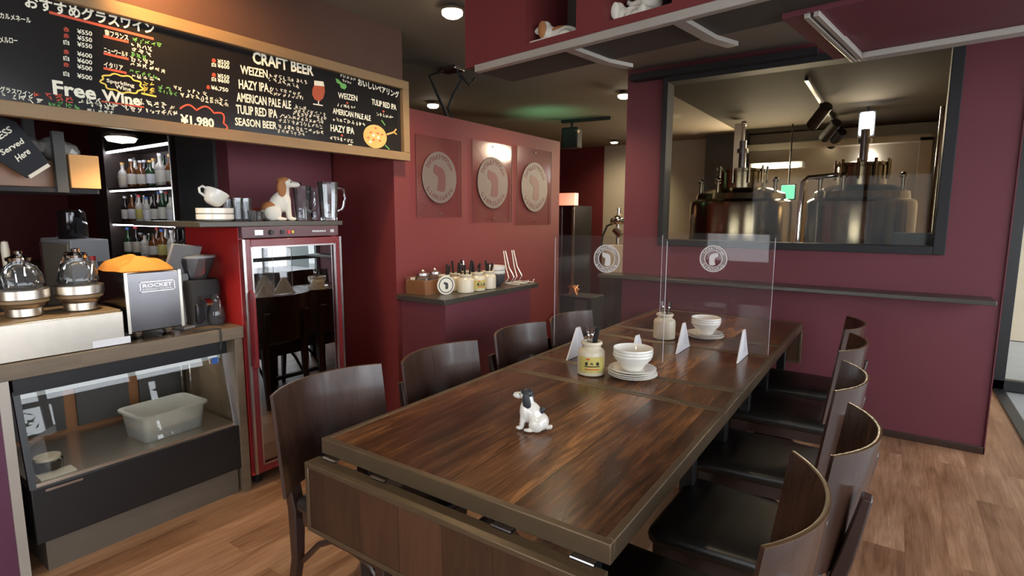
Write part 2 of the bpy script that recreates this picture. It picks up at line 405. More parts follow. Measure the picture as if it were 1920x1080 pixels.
# logo wall (free standing end of the bar) and the walls round the fridge
struct(MB().box(-3.47, XL, 2.521, 4.66, 0, 2.145).build('wall_left', M['red']))
struct(MB().box(-3.40, -3.27, 1.77, 2.50, 0, CE).build('wall_recess', M['maroon']))
struct(MB().box(-3.86, -3.40, 1.75, 2.42, 0, CE).build('wall_column', M['grey']))
struct(MB().box(-8.2, -3.47, 2.42, 2.52, 0, CE).build('wall_bar', M['red']))
struct(MB().box(-8.2, -8.1, -2.6, 2.45, 0, CE).build('wall_bar_end', M['red']))
struct(MB().box(-8.2, 2.75, -2.6, -2.5, 0, .75).box(-8.2, -2.3, -2.6, -2.5, .75, CE).box(.5, 2.75, -2.6, -2.5, .75, CE).box(-2.3, .5, -2.6, -2.5, 2.2, CE).build('wall_front', M['maroon']))
b = MB()
for x in (-2.27, -1.36, -.44, .47): b.box(x - .03, x + .03, -2.58, -2.52, .75, 2.2)
b.box(-2.3, .5, -2.58, -2.52, .75, .81); b.box(-2.3, .5, -2.58, -2.52, 2.14, 2.2)
w2 = struct(b.build('window_2', M['black']))
MB().box(-2.28, .48, -2.553, -2.547, .76, 2.19).build('glass_pane', M['pane'], parent=w2)
# bulkhead over the bar
by_end = onx(768, 220, -2.60).y - .01
struct(MB().box(-2.78, -2.645, -2.5, by_end, 1.815, CE).build('wall_bulkhead', M['bulkhead']))
# corridor and brewing room beyond
XS = ony(1133, 300, 8.6).x
struct(MB().box(-8.2, XS, 8.6, 8.7, 0, CE).build('wall_corridor', M['red']))
struct(MB().box(XS, 2.0, 8.6, 8.7, 0, CE).build('wall_brewery', M['beige']))
struct(MB().box(wr - .16, wr - .01, YW + .14, 8.6, 0, CE).build('wall_right', M['beige']))
struct(MB().box(-8.2, -8.1, 2.5, 8.6, 0, CE).build('wall_corridor_end', M['red']))
pb = ony(1322, 300, 8.2); pc = ony(1392, 300, 8.2)
struct(MB().box(pb.x, pc.x, 8.2, 8.6, 0, CE).build('wall_pillar', M['grey']))
q0 = ony(1400, 288, 8.4); q1 = ony(1748, 273, 8.4)
struct(MB().box(q0.x - .3, q1.x, 8.4, 8.6, 2.36, 2.44).build('trim_5', M['beige']))
struct(MB().box(q1.x - .12, q1.x, 8.4, 8.6, 0, 2.4).build('trim_6', M['beige']))

# open doorway on the right: black framed sliding glass beyond the wood floor
dj = ony(1873, 600, 6.05)
b = MB(); dx = dj.x - .03
b.box(dx, dx + .11, 6.02, 6.10, 0, 2.5); b.box(dx, 3.4, 6.02, 6.10, 0, .09); b.box(dx, 3.4, 6.02, 6.10, 2.4, 2.5); b.box(2.2, 2.28, 6.02, 6.10, 0, 2.45)
d1 = struct(b.build('door_1', M['black'], bevel=.004))
MB().box(dx + .1, 3.3, 6.055, 6.065, .08, 2.42).build('glass_pane', M['pane'], parent=d1)
struct(MB().box(-.2, 9, 9.3, 9.4, -.1, 3.2).build('street_wall', M['streetgrey']))
# window wall of the terrace, what the fridge door mirrors
b = MB()
for y in np.arange(-1.8, 6.2, .95): b.box(2.66, 2.72, y - .035, y + .035, 0, CE)
for z in (.0, .72, 1.45, 2.2, CE - .06): b.box(2.665, 2.715, -2.5, 6.0, z, z + .06)
struct(b.build('window_3', M['black']))
struct(MB().box(2.60, 2.80, -2.5, 6.0, 0, .45).build('wall_terrace', M['pastel']))
for i, y in enumerate((.6, 1.7, 2.9, 3.7, 4.6)):
    t = thing('potted_shrub', 'leafy shrub with yellow flowers on the terrace, ' + ['nearest the street', 'second from the street', 'third from the street', 'fourth from the street', 'farthest from the street'][i], 'plant', (3.25, y, -.01), group='shrubs along the terrace')
    MB().lathe([(.12, 0), (.17, .02), (.2, .4), (.18, .4), (.17, .36)], seg=20).build('pot', M['grey'], t)
    b = MB(); fl = MB(); rr = random.Random(i)
    for k in range(260):
        a = rr.uniform(0, 6.28); z = rr.uniform(.35, 1.5); r = rr.uniform(.03, .38) * (1.1 - abs(z - .9) * .7)
        c = Vector((r * math.cos(a), r * math.sin(a), z)); e = Euler((rr.uniform(-1, 1), rr.uniform(-1, 1), a)).to_matrix()
        l = .06
        b.quad(c, c + e @ Vector((l * .5, l * .35, 0)), c + e @ Vector((l * 1.4, 0, .01)), c + e @ Vector((l * .5, -l * .35, 0)))
        if k % 13 == 0: fl.ell(c + Vector((0, 0, .03)), (.03, .03, .02), seg=8, rg=5)
    b.cyl((0, 0, .3), (0, 0, .9), .02, .01, 6)
    b.build('foliage', M['leaf'], t); fl.build('blossom', M['flower'], t)

# ------------------------------------------------------------------ hanging shelf and beam overhead
SA = R_(-8.5); SP = Vector((-1.695, 2.065, 0)); SD = Vector((math.cos(SA), math.sin(SA), 0)); SN = Vector((-SD.y, SD.x, 0))
def onshelf(u, v, depth=0.):
    d = ray(u, v); p = CAM + d * (((SP + SN * depth - CAM).dot(SN)) / d.dot(SN)); return (p - SP).dot(SD), p.z
def shw(sx, dy, z): p = SP + SD * sx + SN * dy; return Vector((p.x, p.y, z))
sx0, sx1 = 0., 3.0
op = [(onshelf(985, 50)[0], onshelf(1080, 50)[0]), (onshelf(1131, 40)[0], onshelf(1258, 40)[0]), (onshelf(1325, 10)[0], onshelf(1425, 10)[0])]
op += [(op[2][1] + .13 + k * .42, op[2][1] + .43 + k * .42) for k in range(3)]
hz = 2.125
b = MB().box(sx0, sx1, 0, .32, hz, hz + .035).box(sx0, sx1, .30, .32, hz + .03, CE)
xs = [sx0] + [v for o in op for v in o] + [sx1]
for i in range(0, len(xs), 2): b.box(xs[i], xs[i + 1], 0, .30, hz + .035, CE)
sh = thing('hanging_cubby_shelf', 'maroon cubby shelf hung from the ceiling with plush dogs in its openings', 'shelf', SP, SA)
b.build('carcass', M['red'], sh)
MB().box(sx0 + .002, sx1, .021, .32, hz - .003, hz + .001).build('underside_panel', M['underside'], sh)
MB().box(sx0 + .02, sx1 - .01, .285, .299, hz + .036, CE - .001).build('back_panel', M['darkwood'], sh)
MB().box(onshelf(893, 143)[0], sx1, -.012, .02, hz - .03, hz + .002).build('light_rail', M['trimwhite'], sh, bevel=.003)
for u, v in ((1150, 106), (1345, 82)):
    c = onshelf(u, v, .36)[0]
    MB().bar([(c, .02, 2.113), (c, .30, 2.113), (c + .02, .46, 2.120)], .016, .045, (0, 0, 1)).build('bracket', M['trimwhite'], sh)
# boxed beam with aluminium rails
BP = Vector((-.175, 2.79, 0)); BM = Matrix.Translation(BP) @ Matrix.Rotation(R_(-8), 4, 'Z')
b = MB().box(-.09, 2.2, -.36, 0, 2.115, 2.30, BM).box(-.09, 2.2, -.70, -.36, 2.105, 2.122, BM)
struct(b.build('beam', M['maroon']))
struct(MB().box(-.022, -.004, -.70, 0, 2.09, 2.112, BM).box(.006, .024, -.70, 0, 2.09, 2.112, BM).build('trim_7', M['trimwhite'], bevel=.002))
struct(MB().box(.024, 2.2, -.05, .012, 2.09, 2.115, BM).build('trim_8', M['trimwhite'], bevel=.002))

# plush dogs in the cubbies
def fuse(mb, name, mat_, par, vox): return mb.build(name, mat_, par, remesh=vox)
zc = hz + .035
def lying_dog(label, loc, rz, body, patch, sc=1.0, ear=True):
    t = thing('plush_dog', label, 'toy dog', loc, rz, 'plush dogs on the hanging shelf'); t.scale = (sc,) * 3
    b = MB()
    b.ell((-.08, 0, .05), (.11, .055, .05)); b.ell((.02, 0, .06), (.06, .05, .055)); b.ell((.06, 0, .11), (.05, .04, .045)); b.ell((.105, 0, .10), (.035, .025, .024))
    for s in (-1, 1):
        b.cyl((.0, s * .04, .02), (.14, s * .04, .016), .02, .016, 10); b.ell((-.12, s * .05, .03), (.05, .03, .03)); b.ell((.145, s * .04, .016), (.02, .018, .015))
    b.tube([(-.17, 0, .04), (-.21, .03, .03), (-.23, .07, .02)], [.014, .011, .008])
    fuse(b, 'body', M[body], t, .008)
    for s in (-1, 1):
        MB().ell((.055, s * .045, .09), (.032, .012, .055)).build('ear', M[patch], t)
    MB().ell((.139, 0, .105), (.009, .011, .009), seg=10, rg=6).build('nose', M['nose'], t)
    MB().ell((-.06, 0, .075), (.07, .05, .028)).build('saddle', M[patch], t)
    return t
lying_dog('brown and white plush dog lying in the left opening of the hanging shelf', shw(onshelf(1036, 70, .075)[0], .075, zc), R_(181), 'fur', 'furbrown', .62)
lying_dog('white plush dog lying flat beside the sitting white dog on the hanging shelf', shw(onshelf(1172, 48, .075)[0], .075, zc), R_(172), 'fur', 'fur', .55)
t = thing('plush_dog', 'white plush puppy with dark ears sitting upright in the hanging shelf', 'toy dog', shw(onshelf(1216, 30, .10)[0], .12, zc), R_(242), 'plush dogs on the hanging shelf')
b = MB(); b.ell((0, 0, .06), (.045, .04, .06)); b.ell((.01, 0, .15), (.05, .05, .05)); b.ell((.05, 0, .138), (.025, .025, .02))
for s in (-1, 1):
    b.tube([(.0, s * .035, .09), (.03, s * .08, .08), (.02, s * .11, .1)], [.014, .012, .012]); b.tube([(.02, s * .03, .02), (.09, s * .045, .02)], [.02, .018])
fuse(b, 'body', M['fur'], t, .007)
for s in (-1, 1):
    MB().tube([(0, s * .045, .18), (-.01, s * .07, .15), (-.0, s * .075, .11)], [.012, .018, .014]).build('ear', M['furblack'], t)
    MB().ell((.054, s * .018, .163), (.006, .007, .009), seg=8, rg=6).build('eye', M['nose'], t)
MB().ell((.074, 0, .143), (.007, .01, .007), seg=8, rg=6).build('nose', M['nose'], t)
MB().tube([(.04 * math.cos(a), .04 * math.sin(a), .105) for a in np.linspace(0, 6.28, 15)], .008, 6).build('collar', M['redcap'], t)
c0, c1 = onshelf(1327, 10, .1)[0], onshelf(1398, 5, .1)[0]
t = thing('wicker_box', 'pale woven box in the third opening of the hanging shelf', 'box', shw((c0 + c1) / 2, .14, zc), SA)
b = MB(); hw = (c1 - c0) / 2
for k in range(7): b.tube([(-hw, -.06, .012 + k * .018), (hw, -.06, .012 + k * .018), (hw, .06, .012 + k * .018), (-hw, .06, .012 + k * .018), (-hw, -.06, .012 + k * .018)], .010, 6)
b.box(-hw + .004, hw - .004, -.056, .056, 0, .12); b.build('basket', M['fur'], t)
MB().box(-hw - .006, hw + .006, -.066, .066, .125, .145).build('lid', M['label'], t, bevel=.005)

# ------------------------------------------------------------------ dining tables
TX0, TX1 = -1.458, -.452
def rim_frame(x0, x1, y0, y1, z1, h=.05, wd=.022):
    b = MB()
    b.box(x0, x1, y0, y0 + wd, z1 - h, z1); b.box(x0, x1, y1 - wd, y1, z1 - h, z1)
    b.box(x0, x0 + wd, y0 + wd, y1 - wd, z1 - h, z1); b.box(x1 - wd, x1, y0 + wd, y1 - wd, z1 - h, z1)
    return b
def table_core(t, y0, y1, legs=True):
    rim_frame(TX0, TX1, y0, y1, ZT).build('top_frame', M['rim'], t, bevel=.0025)
    MB().box(TX0 + .02, TX1 - .02, y0 + .02, y1 - .02, ZT - .035, ZT - .002).build('table_top', M['table'], t)
    if legs:
        for x in (TX0 + .10, TX1 - .10):
            for y in (y0 + .10, y1 - .10):
                MB().box(x - .025, x + .025, y - .025, y + .025, 0, ZT - .05).build('leg', M['black'], t, bevel=.004)
        for x in (TX0 + .10, TX1 - .10): MB().box(x - .015, x + .015, y0 + .1, y1 - .1, .12, .15).build('stretcher', M['black'], t)
        MB().box(TX0 + .06, TX1 - .06, y0 + .06, y1 - .06, ZT - .075, ZT - .05).build('apron', M['black'], t)
def leaf_up(t, y0, y1):
    lf = rim_frame(TX0, TX1, y0, y1, ZT).build('drop_leaf', M['rim'], t, bevel=.0025)
    MB().box(TX0 + .02, TX1 - .02, y0 + .02, y1 - .02, ZT - .035, ZT - .002).build('leaf_board', M['table'], lf)
def leaf_down(t, ya, yb, z1=.684, h=.228, face=-1):
    lf = MB(); wd = .016
    x0, x1 = TX0, TX1
    lf.box(x0, x1, ya, yb, z1 - wd, z1); lf.box(x0, x1, ya, yb, z1 - h, z1 - h + wd)
    lf.box(x0, x0 + wd, ya, yb, z1 - h + wd, z1 - wd); lf.box(x1 - wd, x1, ya, yb, z1 - h + wd, z1 - wd)
    lf = lf.build('drop_leaf', M['rim'], t, bevel=.002)
    MB().box(x0 + .012, x1 - .012, ya + .003, yb - .003, z1 - h + .012, z1 - .012).build('leaf_board', M['leafwood'], lf)
    for fx in (.06, .28, .72, .94):
        x = x0 + (x1 - x0) * fx; ym = (ya + yb) / 2 - face * .012; yt = yb if face < 0 else ya
        ym = yt + face * .006; h_ = MB().cyl((x - .03, ym, z1 + .004), (x + .03, ym, z1 + .004), .0045, seg=8).box(x - .03, x + .03, min(ym, ym - face * .02), max(ym, ym - face * .02), z1 + .004, z1 + .0065)
        h_.build('hinge', M['darksteel'], lf)
Y0, YS1, YJ = 1.035, 2.045, 2.305      # near table: end, leaf joint, end of raised leaf
t1 = thing('drop_leaf_table', 'nearest plank dining table, a dog figurine on it, its end leaf folded down', 'table', (0, 0, 0), group='plank tables pushed end to end')
table_core(t1, Y0, YS1); leaf_up(t1, YS1 + .003, YJ); leaf_down(t1, .970, 1.026)
YM = 2.985
t2 = thing('plank_table', 'middle plank table carrying the clear table dividers', 'table', (0, 0, 0), group='plank tables pushed end to end')
table_core(t2, YJ + .006, YM)
YF0, YF1 = 3.27, 4.09
t3 = thing('drop_leaf_table', 'far plank table by the window wall with its far leaf hanging down', 'table', (0, 0, 0), group='plank tables pushed end to end')
table_core(t3, YF0 + .003, YF1); leaf_up(t3, YM + .006, YF0); leaf_down(t3, YF1 + .012, YF1 + .046, face=1)

# ------------------------------------------------------------------ chairs (built facing -x, seat at .475)
def make_chair():
    t = thing('bentback_chair', 'x', 'chair', (0, 0, 0), 0, 'dark bentwood dining chairs round the long table')
    # seat cushion: rounded trapezoid
    def outline(ins):
        o = []
        for cx, cy, s in ((.20, .155, 0), (-.20, .185, 90), (-.20, -.185, 180), (.20, -.155, 270)):
            for k in range(6):
                a = R_(s + 18 * k); o.append((cx + (.04 - ins) * math.cos(a), cy + (.04 - ins) * math.sin(a)))
        return o
    rings = [[(.0 + x * k, y * k, z) for x, y in outline(0)] for k, z in ((.95, .425), (1.0, .433), (1.008, .450), (.985, .464), (.93, .474), (.80, .480), (.5, .484), (.2, .485))]
    MB().rings(rings).build('seat', M['vinyl'], t, smooth=60)
    b = MB()
    b.rings([[(x, y, z) for x, y in outline(.014)] for z in (.375, .424)])
    b.build('seat_frame', M['legwood'], t)
    for s in (-1, 1):
        MB().bar([(-.195, s * .185, .40), (-.20, s * .19, .2), (-.21, s * .195, 0)], [.04, .034, .026], [.04, .034, .026], (1, 0, 0)).build('leg', M['legwood'], t, bevel=.004)
        MB().bar([(.31, s * .175, 0), (.268, s * .165, .22), (.262, s * .165, .42), (.296, s * .165, .56), (.330, s * .165, .735)], [.03, .034, .042, .036, .026], [.034, .036, .046, .048, .046], (1, 0, 0)).build('leg', M['legwood'], t, bevel=.005)
        # bentwood brace from front leg to seat to rear leg
        MB().tube([(-.205, s * .18, .20), (-.19, s * .18, .29), (-.13, s * .175, .345), (-.04, s * .17, .36), (.07, s * .165, .355), (.15, s * .16, .31), (.24, s * .16, .22)], .011, 8).build('brace', M['legwood'], t)
    # curved shell
    n, mz = 22, 8; W = .245
    front, back = [], []
    def P(k, j, off):
        y = -W + 2 * W * k / n; fz = j / mz
        z = .50 + .35 * fz
        sag = .092 * (1 - (abs(y) / W) ** 2.2)
        lean = .045 * fz
        x = .205 + sag + lean
        # outward normal in plan
        dy = -.092 * 2.2 * (abs(y) / W) ** 1.2 / W * (1 if y >= 0 else -1)
        nn = Vector((1, -dy, 0)).normalized()
        return Vector((x, y, z)) + nn * off
    b = MB()
    G = [[[b.bm.verts.new(P(k, j, off)) for j in range(mz + 1)] for k in range(n + 1)] for off in (-.0055, .0055)]
    for g in G:
        for k in range(n):
            for j in range(mz): b.bm.faces.new((g[k][j], g[k + 1][j], g[k + 1][j + 1], g[k][j + 1]))
    for k in range(n):
        for j in (0,): b.bm.faces.new((G[0][k][j], G[0][k + 1][j], G[1][k + 1][j], G[1][k][j]))
    for j in range(mz):
        for k in (0, n): b.bm.faces.new((G[0][k][j], G[0][k][j + 1], G[1][k][j + 1], G[1][k][j]))
    bk = b.build('backrest', M['walnut'], t, smooth=50)
    b = MB()   # pale ply edge along the top
    b.rings([[P(k, mz, -.0056), P(k, mz, .0056), P(k, mz, .0056) + Vector((0, 0, .0015)), P(k, mz, 0) + Vector((0, 0, .003)), P(k, mz, -.0056) + Vector((0, 0, .0015))] for k in range(n + 1)])
    b.build('ply_edge', M['walnutedge'], bk)
    return t
chair0 = make_chair()
right = [(-.410, 1.262, 'nearest one on the window side'), (-.328, 1.79, 'second from the near end, window side'),
         (-.378, 2.385, 'third from the near end, window side'), (-.40, 3.06, 'fourth from the near end, window side'), (-.43, 3.60, 'farthest on the window side')]
left = [(-1.415, 1.245, 'nearest one on the bar side'), (-1.365, 1.79, 'second from the near end, bar side'),
        (-1.335, 2.392, 'third from the near end, bar side'), (-1.30, 2.88, 'fourth from the near end, bar side')]
lean = [2, -1, 1, -2, 2]
for i, (x, y, s) in enumerate(right):
    o = chair0 if i == 0 else dup(chair0)
    o.location = (x, y, 0); o.rotation_euler = (0, 0, R_(lean[i])); o['label'] = 'dark curved-back chair at the long table, ' + s
for i, (x, y, s) in enumerate(left):
    o = dup(chair0, (x, y, 0), R_(180 + lean[i] * .7)); o['label'] = 'dark curved-back chair at the long table, ' + s

# ------------------------------------------------------------------ on the table
def dog_figurine():
    c = onz(990, 803, ZT)
    t = thing('dog_figurine', 'small black and white ceramic spaniel sitting alone on the near table', 'figurine', (c.x + .01, c.y, ZT), R_(196))
    b = MB()
    tl = Matrix.Rotation(R_(-52), 3, 'Y')
    b.ell((-.032, 0, .030), (.031, .034, .031)); b.ell((-.008, 0, .056), (.050, .030, .032), tl); b.ell((.012, 0, .062), (.026, .030, .040)); b.ell((.010, 0, .094), (.020, .020, .028))
    b.ell((.018, 0, .118), (.022, .0195, .019)); b.ell((.044, 0, .113), (.019, .012, .0115))
    for s in (-1, 1):
        b.cyl((.020, s * .016, .062), (.026, s * .017, .006), .0115, .008, 10); b.ell((.033, s * .017, .0065), (.0135, .009, .0068))
        b.ell((-.026, s * .025, .024), (.026, .012, .024)); b.ell((-.002, s * .029, .0065), (.018, .009, .0065))
    b.tube([(-.058, 0, .012), (-.070, .004, .016), (-.073, .006, .024)], [.008, .007, .006])
    b.build('body', M['white'], t, remesh=.0022)
    for s in (-1, 1):
        MB().ell((.008, s * .0205, .098), (.0145, .0065, .032), Matrix.Rotation(R_(8), 3, 'Y')).build('ear', M['furblack'], t)
        MB().ell((.033, s * .0125, .1215), (.003, .003, .003), seg=8, rg=6).build('eye', M['nose'], t)
    MB().ell((.014, 0, .1235), (.0225, .0198, .0165)).build('head_patch', M['furblack'], t)
    MB().ell((.060, 0, .1165), (.0045, .0055, .0045), seg=10, rg=6).build('nose', M['nose'], t)
    MB().ell((-.036, 0, .066), (.020, .012, .010), Matrix.Rotation(R_(50), 3, 'Y')).build('back_patch', M['furblack'], t)
dog_figurine()

def mustard_jar(label, c, r, h, lab, rz=0, group='stoneware cutlery jars'):
    t = thing('stoneware_jar', label, 'jar', (c.x, c.y, c.z), rz, group)
    k = r / .075; 
    MB().lathe([(r * .9, 0), (r, h * .03), (r, h * .66), (r * .93, h * .75), (r * .70, h * .81), (r * .66, h * .86), (r * .78, h * .92), (r * .80, h * .97), (r * .74, h), (r * .62, h), (r * .58, h * .9), (r * .56, h * .3), (.001, h * .28)], seg=36).build('body', M['cream'], t, smooth=50)
    if lab:
        b = MB(); n = 20
        for z0, z1 in ((h * .12, h * .60),):
            b.rings([[((r + e) * math.cos(a), (r + e) * math.sin(a), z) for e, z in ((.0006, z0), (.0012, z0), (.0012, z1), (.0006, z1))] for a in [R_(-150 + 120 * i / n) for i in range(n + 1)]])
        l = b.build('label', M['mustard'], t)
        def on(a, z, e=.0014): return Vector(((r + e) * math.cos(R_(a)), (r + e) * math.sin(R_(a)), z))
        d = MB()
        for a in (-113, -67): d.ell(on(a, h * .40), (.007, .007, .008), seg=10, rg=6)
        d.tube([on(a, h * .40 + .004 * math.sin(a * .6)) for a in np.linspace(-97, -85, 8)], .0022, 6)
        d.tube([on(a, h * .315) for a in np.linspace(-122, -58, 16)], .0022, 6)
        d.build('print', M['nose'], l)
        d = MB(); d.tube([on(a, h * .23) for a in np.linspace(-118, -62, 16)], .0025, 6); d.tube([on(a, h * .535) for a in np.linspace(-113, -100, 6)], .004, 6); d.build('print', M['chalkred'], l)
    return t
def forks(c, h, n, seed, where, mats=('chrome', 'furblack'), dark=2):
    rr = random.Random(seed)
    for i in range(n):
        a = rr.uniform(0, 6.28); d = i < dark; lz = rr.uniform(.04, .055)
        tx, ty = (.55 * .05, .2 * .05) if d else (math.cos(a) * .022, math.sin(a) * .022)
        p0 = Vector((math.cos(a) * .012, math.sin(a) * .012, -h * .45)); p1 = Vector((tx + rr.uniform(-.006, .006), ty + rr.uniform(-.006, .006), lz + (.03 if d else 0)))
        nm = 'chopstick_case' if d else 'fork'
        b = MB()
        if d: b.bar([p0, p1], [.012, .016], [.006, .007], (1, 0, 0))
        else:
            b.tube([p0, p0.lerp(p1, .6), p1], [.0022, .0025, .003], 6); dd = (p1 - p0).normalized()
            b.ell(p1, (.006, .0035, .012), seg=8, rg=6)
            for k in (-1, 0, 1): b.tube([p1 + Vector((k * .0035, 0, .006)), p1 + dd * .03 + Vector((k * .0045, 0, .006))], .0011, 5)
        o = b.build(nm, M['blackmatte'] if d else M['copper' if 'copper' in mats else 'chrome'], loc=(c.x, c.y, c.z + h))
        tag(o, (('black utensil case leaning in ' if d else 'slim fork standing in ') + where), 'utensil', ('black cases in ' if d else 'forks in ') + where)
jc = onz(1108, 700, ZT)
mustard_jar('cream stoneware jar with a yellow printed label holding cutlery, in front of the left divider', jc, .061, .150, True, R_(30))
forks(jc, .135, 6, 3, 'the yellow labelled jar')
jc2 = onz(1245, 634, ZT)
mustard_jar('plain cream stoneware jar behind the clear dividers holding cutlery', jc2, .062, .148, False)
forks(jc2, .133, 5, 5, 'the plain jar behind the dividers', dark=1)

def plate_stack(c, np_, nb, where, fr, tilt=0):
    ords = ['lowest', 'second', 'third', 'fourth', 'fifth']
    for i in range(np_):
        z = i * .009; r = fr * (1 - .012 * i)
        o = MB().lathe([(r * .55, 0), (r * .6, .003), (r * .97, .014), (r, .018), (r * .985, .0195), (r * .6, .0085), (.001, .007)], seg=48).build('plate', M['white'], loc=(c.x + .003 * math.sin(i * 2.1), c.y + .003 * math.cos(i * 1.7), c.z + z), smooth=60)
        tag(o, 'white plate, %s of the plates stacked %s' % (ords[i], where), 'plate', 'white plates stacked ' + where)
    zb = (np_ - 1) * .009 + .0085; rb = fr * .80
    for i in range(nb):
        z = zb + i * .013
        o = MB().lathe([(rb * .50, 0), (rb * .53, .004), (rb * .56, .012), (rb * .70, .030), (rb * .90, .048), (rb * .935, .056), (rb * .985, .062), (rb, .065), (rb, .072), (rb * .985, .0735), (rb * .965, .072), (rb * .955, .054), (rb * .66, .033), (rb * .5, .0125), (.001, .011)], seg=48).build('bowl', M['white'], loc=(c.x + .002 * math.sin(i * 1.3), c.y, c.z + z), smooth=60)
        tag(o, 'white bowl, %s of the bowls stacked %s' % (ords[i], where), 'bowl', 'white bowls stacked ' + where)
plate_stack(onz(1185, 707, ZT), 4, 3, 'in front of the clear dividers', .108)
plate_stack(onz(1322, 634, ZT), 3, 3, 'behind the clear dividers', .103)

# clear dividers with a round dog logo
DOG = [(-.34, .36), (-.26, .47), (-.12, .41), (.08, .37), (.21, .29), (.30, .12), (.31, -.30), (.26, -.50), (.05, -.53), (-.16, -.47), (-.10, -.20), (-.08, -.02), (-.16, .07), (-.28, .12), (-.35, .22)]
def disc(mb, c, ex, ey, nrm, r0, r1, d, seg=48):
    c = Vector(c); n = Vector(nrm)
    for i in range(seg):
        a, b_ = 2 * math.pi * i / seg, 2 * math.pi * (i + 1) / seg
        q = [c + (ex * math.cos(t) + ey * math.sin(t)) * r for t, r in ((a, r0), (b_, r0), (b_, r1), (a, r1))]
        mb.rings([[p for p in q], [p + n * d for p in q]])
def logo(par, c, ex, ey, nrm, R, flip, light, dim, ink, solid):
    ex = Vector(ex); ey = Vector(ey); n = Vector(nrm); c = Vector(c); s = -1 if flip else 1
    d = .0012
    b = MB()
    if solid: disc(b, c, ex, ey, n, .001, R, d)
    else:
        disc(b, c, ex, ey, n, R * .93, R, d); disc(b, c, ex, ey, n, R * .60, R * .65, d)
    lg = b.build('logo', dim if solid else light, par)
    if not solid:
        b = MB(); disc(b, c, ex, ey, n, R * .65, R * .93, d * .6); b.build('logo_ring', M['frost'], lg)
    b = MB(); o = c + n * (d if solid else 0)
    b.prism([(p * s, q) for p, q in DOG], 0, d, lambda p, q, t: o + (ex * p + ey * q) * R * (1.05 if solid else .98) + n * t)
    b.build('logo_dog', ink if solid else light, lg)
    bb = [MB(), MB()]; rr = random.Random(4)
    L = [(a, 0) for a in np.linspace(150, 30, 11)] + [(a, 1) for a in np.linspace(215, 325, 9)]
    for a, k in L:
        b = bb[k]; a = R_(a); m = c + (ex * math.cos(a) + ey * math.sin(a)) * R * .79 + n * (d if solid else d * .6)
        rd = (ex * math.cos(a) + ey * math.sin(a)); tg = (-ex * math.sin(a) + ey * math.cos(a))
        h, wd = R * .085, R * .05
        for q0, q1 in ([((-1, -1), (-1, 1)), ((-1, 1), (1, 1)), ((1, 1), (1, 0))], [((0, -1), (0, 1)), ((-1, 1), (1, 1))], [((-1, -1), (-1, 1)), ((1, -1), (1, 1)), ((-1, 0), (1, 0))], [((-1, -1), (0, 1)), ((0, 1), (1, -1))])[rr.randrange(4)]:
            stroke(b, [m + tg * q0[0] * wd + rd * q0[1] * h, m + tg * q1[0] * wd + rd * q1[1] * h], R * .035, n, d)
    for b in bb: b.build('logo_lettering', ink if solid else light, lg)
def divider(label, x0, x1, y, ztop, feet, lc, flip):
    t = thing('table_divider', label, 'divider', (0, 0, 0), group='clear table dividers')
    z0 = ZT + .035
    r = .015; poly = [(x0, z0), (x1, z0)] + [(x1 - r + r * math.cos(R_(a)), ztop - r + r * math.sin(R_(a))) for a in (0, 30, 60, 90)] + [(x0 + r + r * math.cos(R_(a)), ztop - r + r * math.sin(R_(a))) for a in (90, 120, 150, 180)]
    MB().prism(poly, y - .0025, y + .0025, lambda p, q, s: (p, s, q)).build('panel', M['acrylic'], t)
    for x in (x0, x1): MB().box(x - .0006, x + .0006, y - .0022, y + .0022, z0, ztop - r).build('panel_edge', M['acryledge'], t)
    for fx in feet:
        poly = [(-.115, 0), (.115, 0), (.09, .03), (.032, .125), (.018, .148), (-.018, .148), (-.032, .125)]
        MB().prism([(p + y, q + ZT) for p, q in poly], fx - .004, fx + .004, lambda p, q, s: (s, p, q)).build('foot', M['whiteplastic'], t, bevel=.001)
    logo(t, (lc.x, y - .004, lc.z), (1, 0, 0), (0, 0, 1), (0, -1, 0), .068, flip, M['decal'], M['decaldim'], M['decaldim'], False)
ya, yb = 2.44, 2.87
zt_ = ony(1040, 440, ya).z
divider('clear acrylic table divider on the bar side, its printed dog faces the bar', ony(1040, 560, ya).x, ony(1247, 560, ya).x, ya, zt_, (onz(1080, 668, ZT).x, ony(1195, 640, ya).x), ony(1138, 485, ya), False)
divider('clear acrylic table divider on the window side, its printed dog faces right', ony(1238, 560, yb).x, ony(1447, 560, yb).x, yb, ony(1447, 440, yb).z, (ony(1281, 640, yb).x, ony(1394, 640, yb).x), ony(1338, 485, yb), True)

# ------------------------------------------------------------------ menu board
bz0, bz1 = 1.795, 2.288; by0, by1 = -.9, onx(768, 220, XB).y
mbd = thing('menu_board', 'long wood framed blackboard with hand chalked wine and beer menus above the bar', 'menu board', (0, 0, 0))
b = MB(); fw = .052
b.box(XB - .045, XB, by0, by1, bz0, bz0 + fw); b.box(XB - .045, XB, by0, by1, bz1 - fw, bz1); b.box(XB - .045, XB, by1 - fw, by1, bz0 + fw, bz1 - fw)
b.build('frame', M['boardwood'], mbd, bevel=.003)
XF = XB - .028
MB().box(XF - .012, XF, by0, by1 - .02, bz0 + .02, bz1 - .02).build('slate', M['board'], mbd)
chalk = {k: MB() for k in ('chalk', 'chalkred', 'chalkgreen', 'chalkyellow', 'ale', 'crust')}
NX = Vector((1, 0, 0))
def bp(u, v): return onx(u, v, XF)
def T(s, lb, lt, rb, k='chalk', thick=.016):
    o = bp(*lb); write(chalk[k], s, o + NX * .0004, bp(*rb) - o, Vector((0, 0, bp(*lt).z - o.z)), thick)
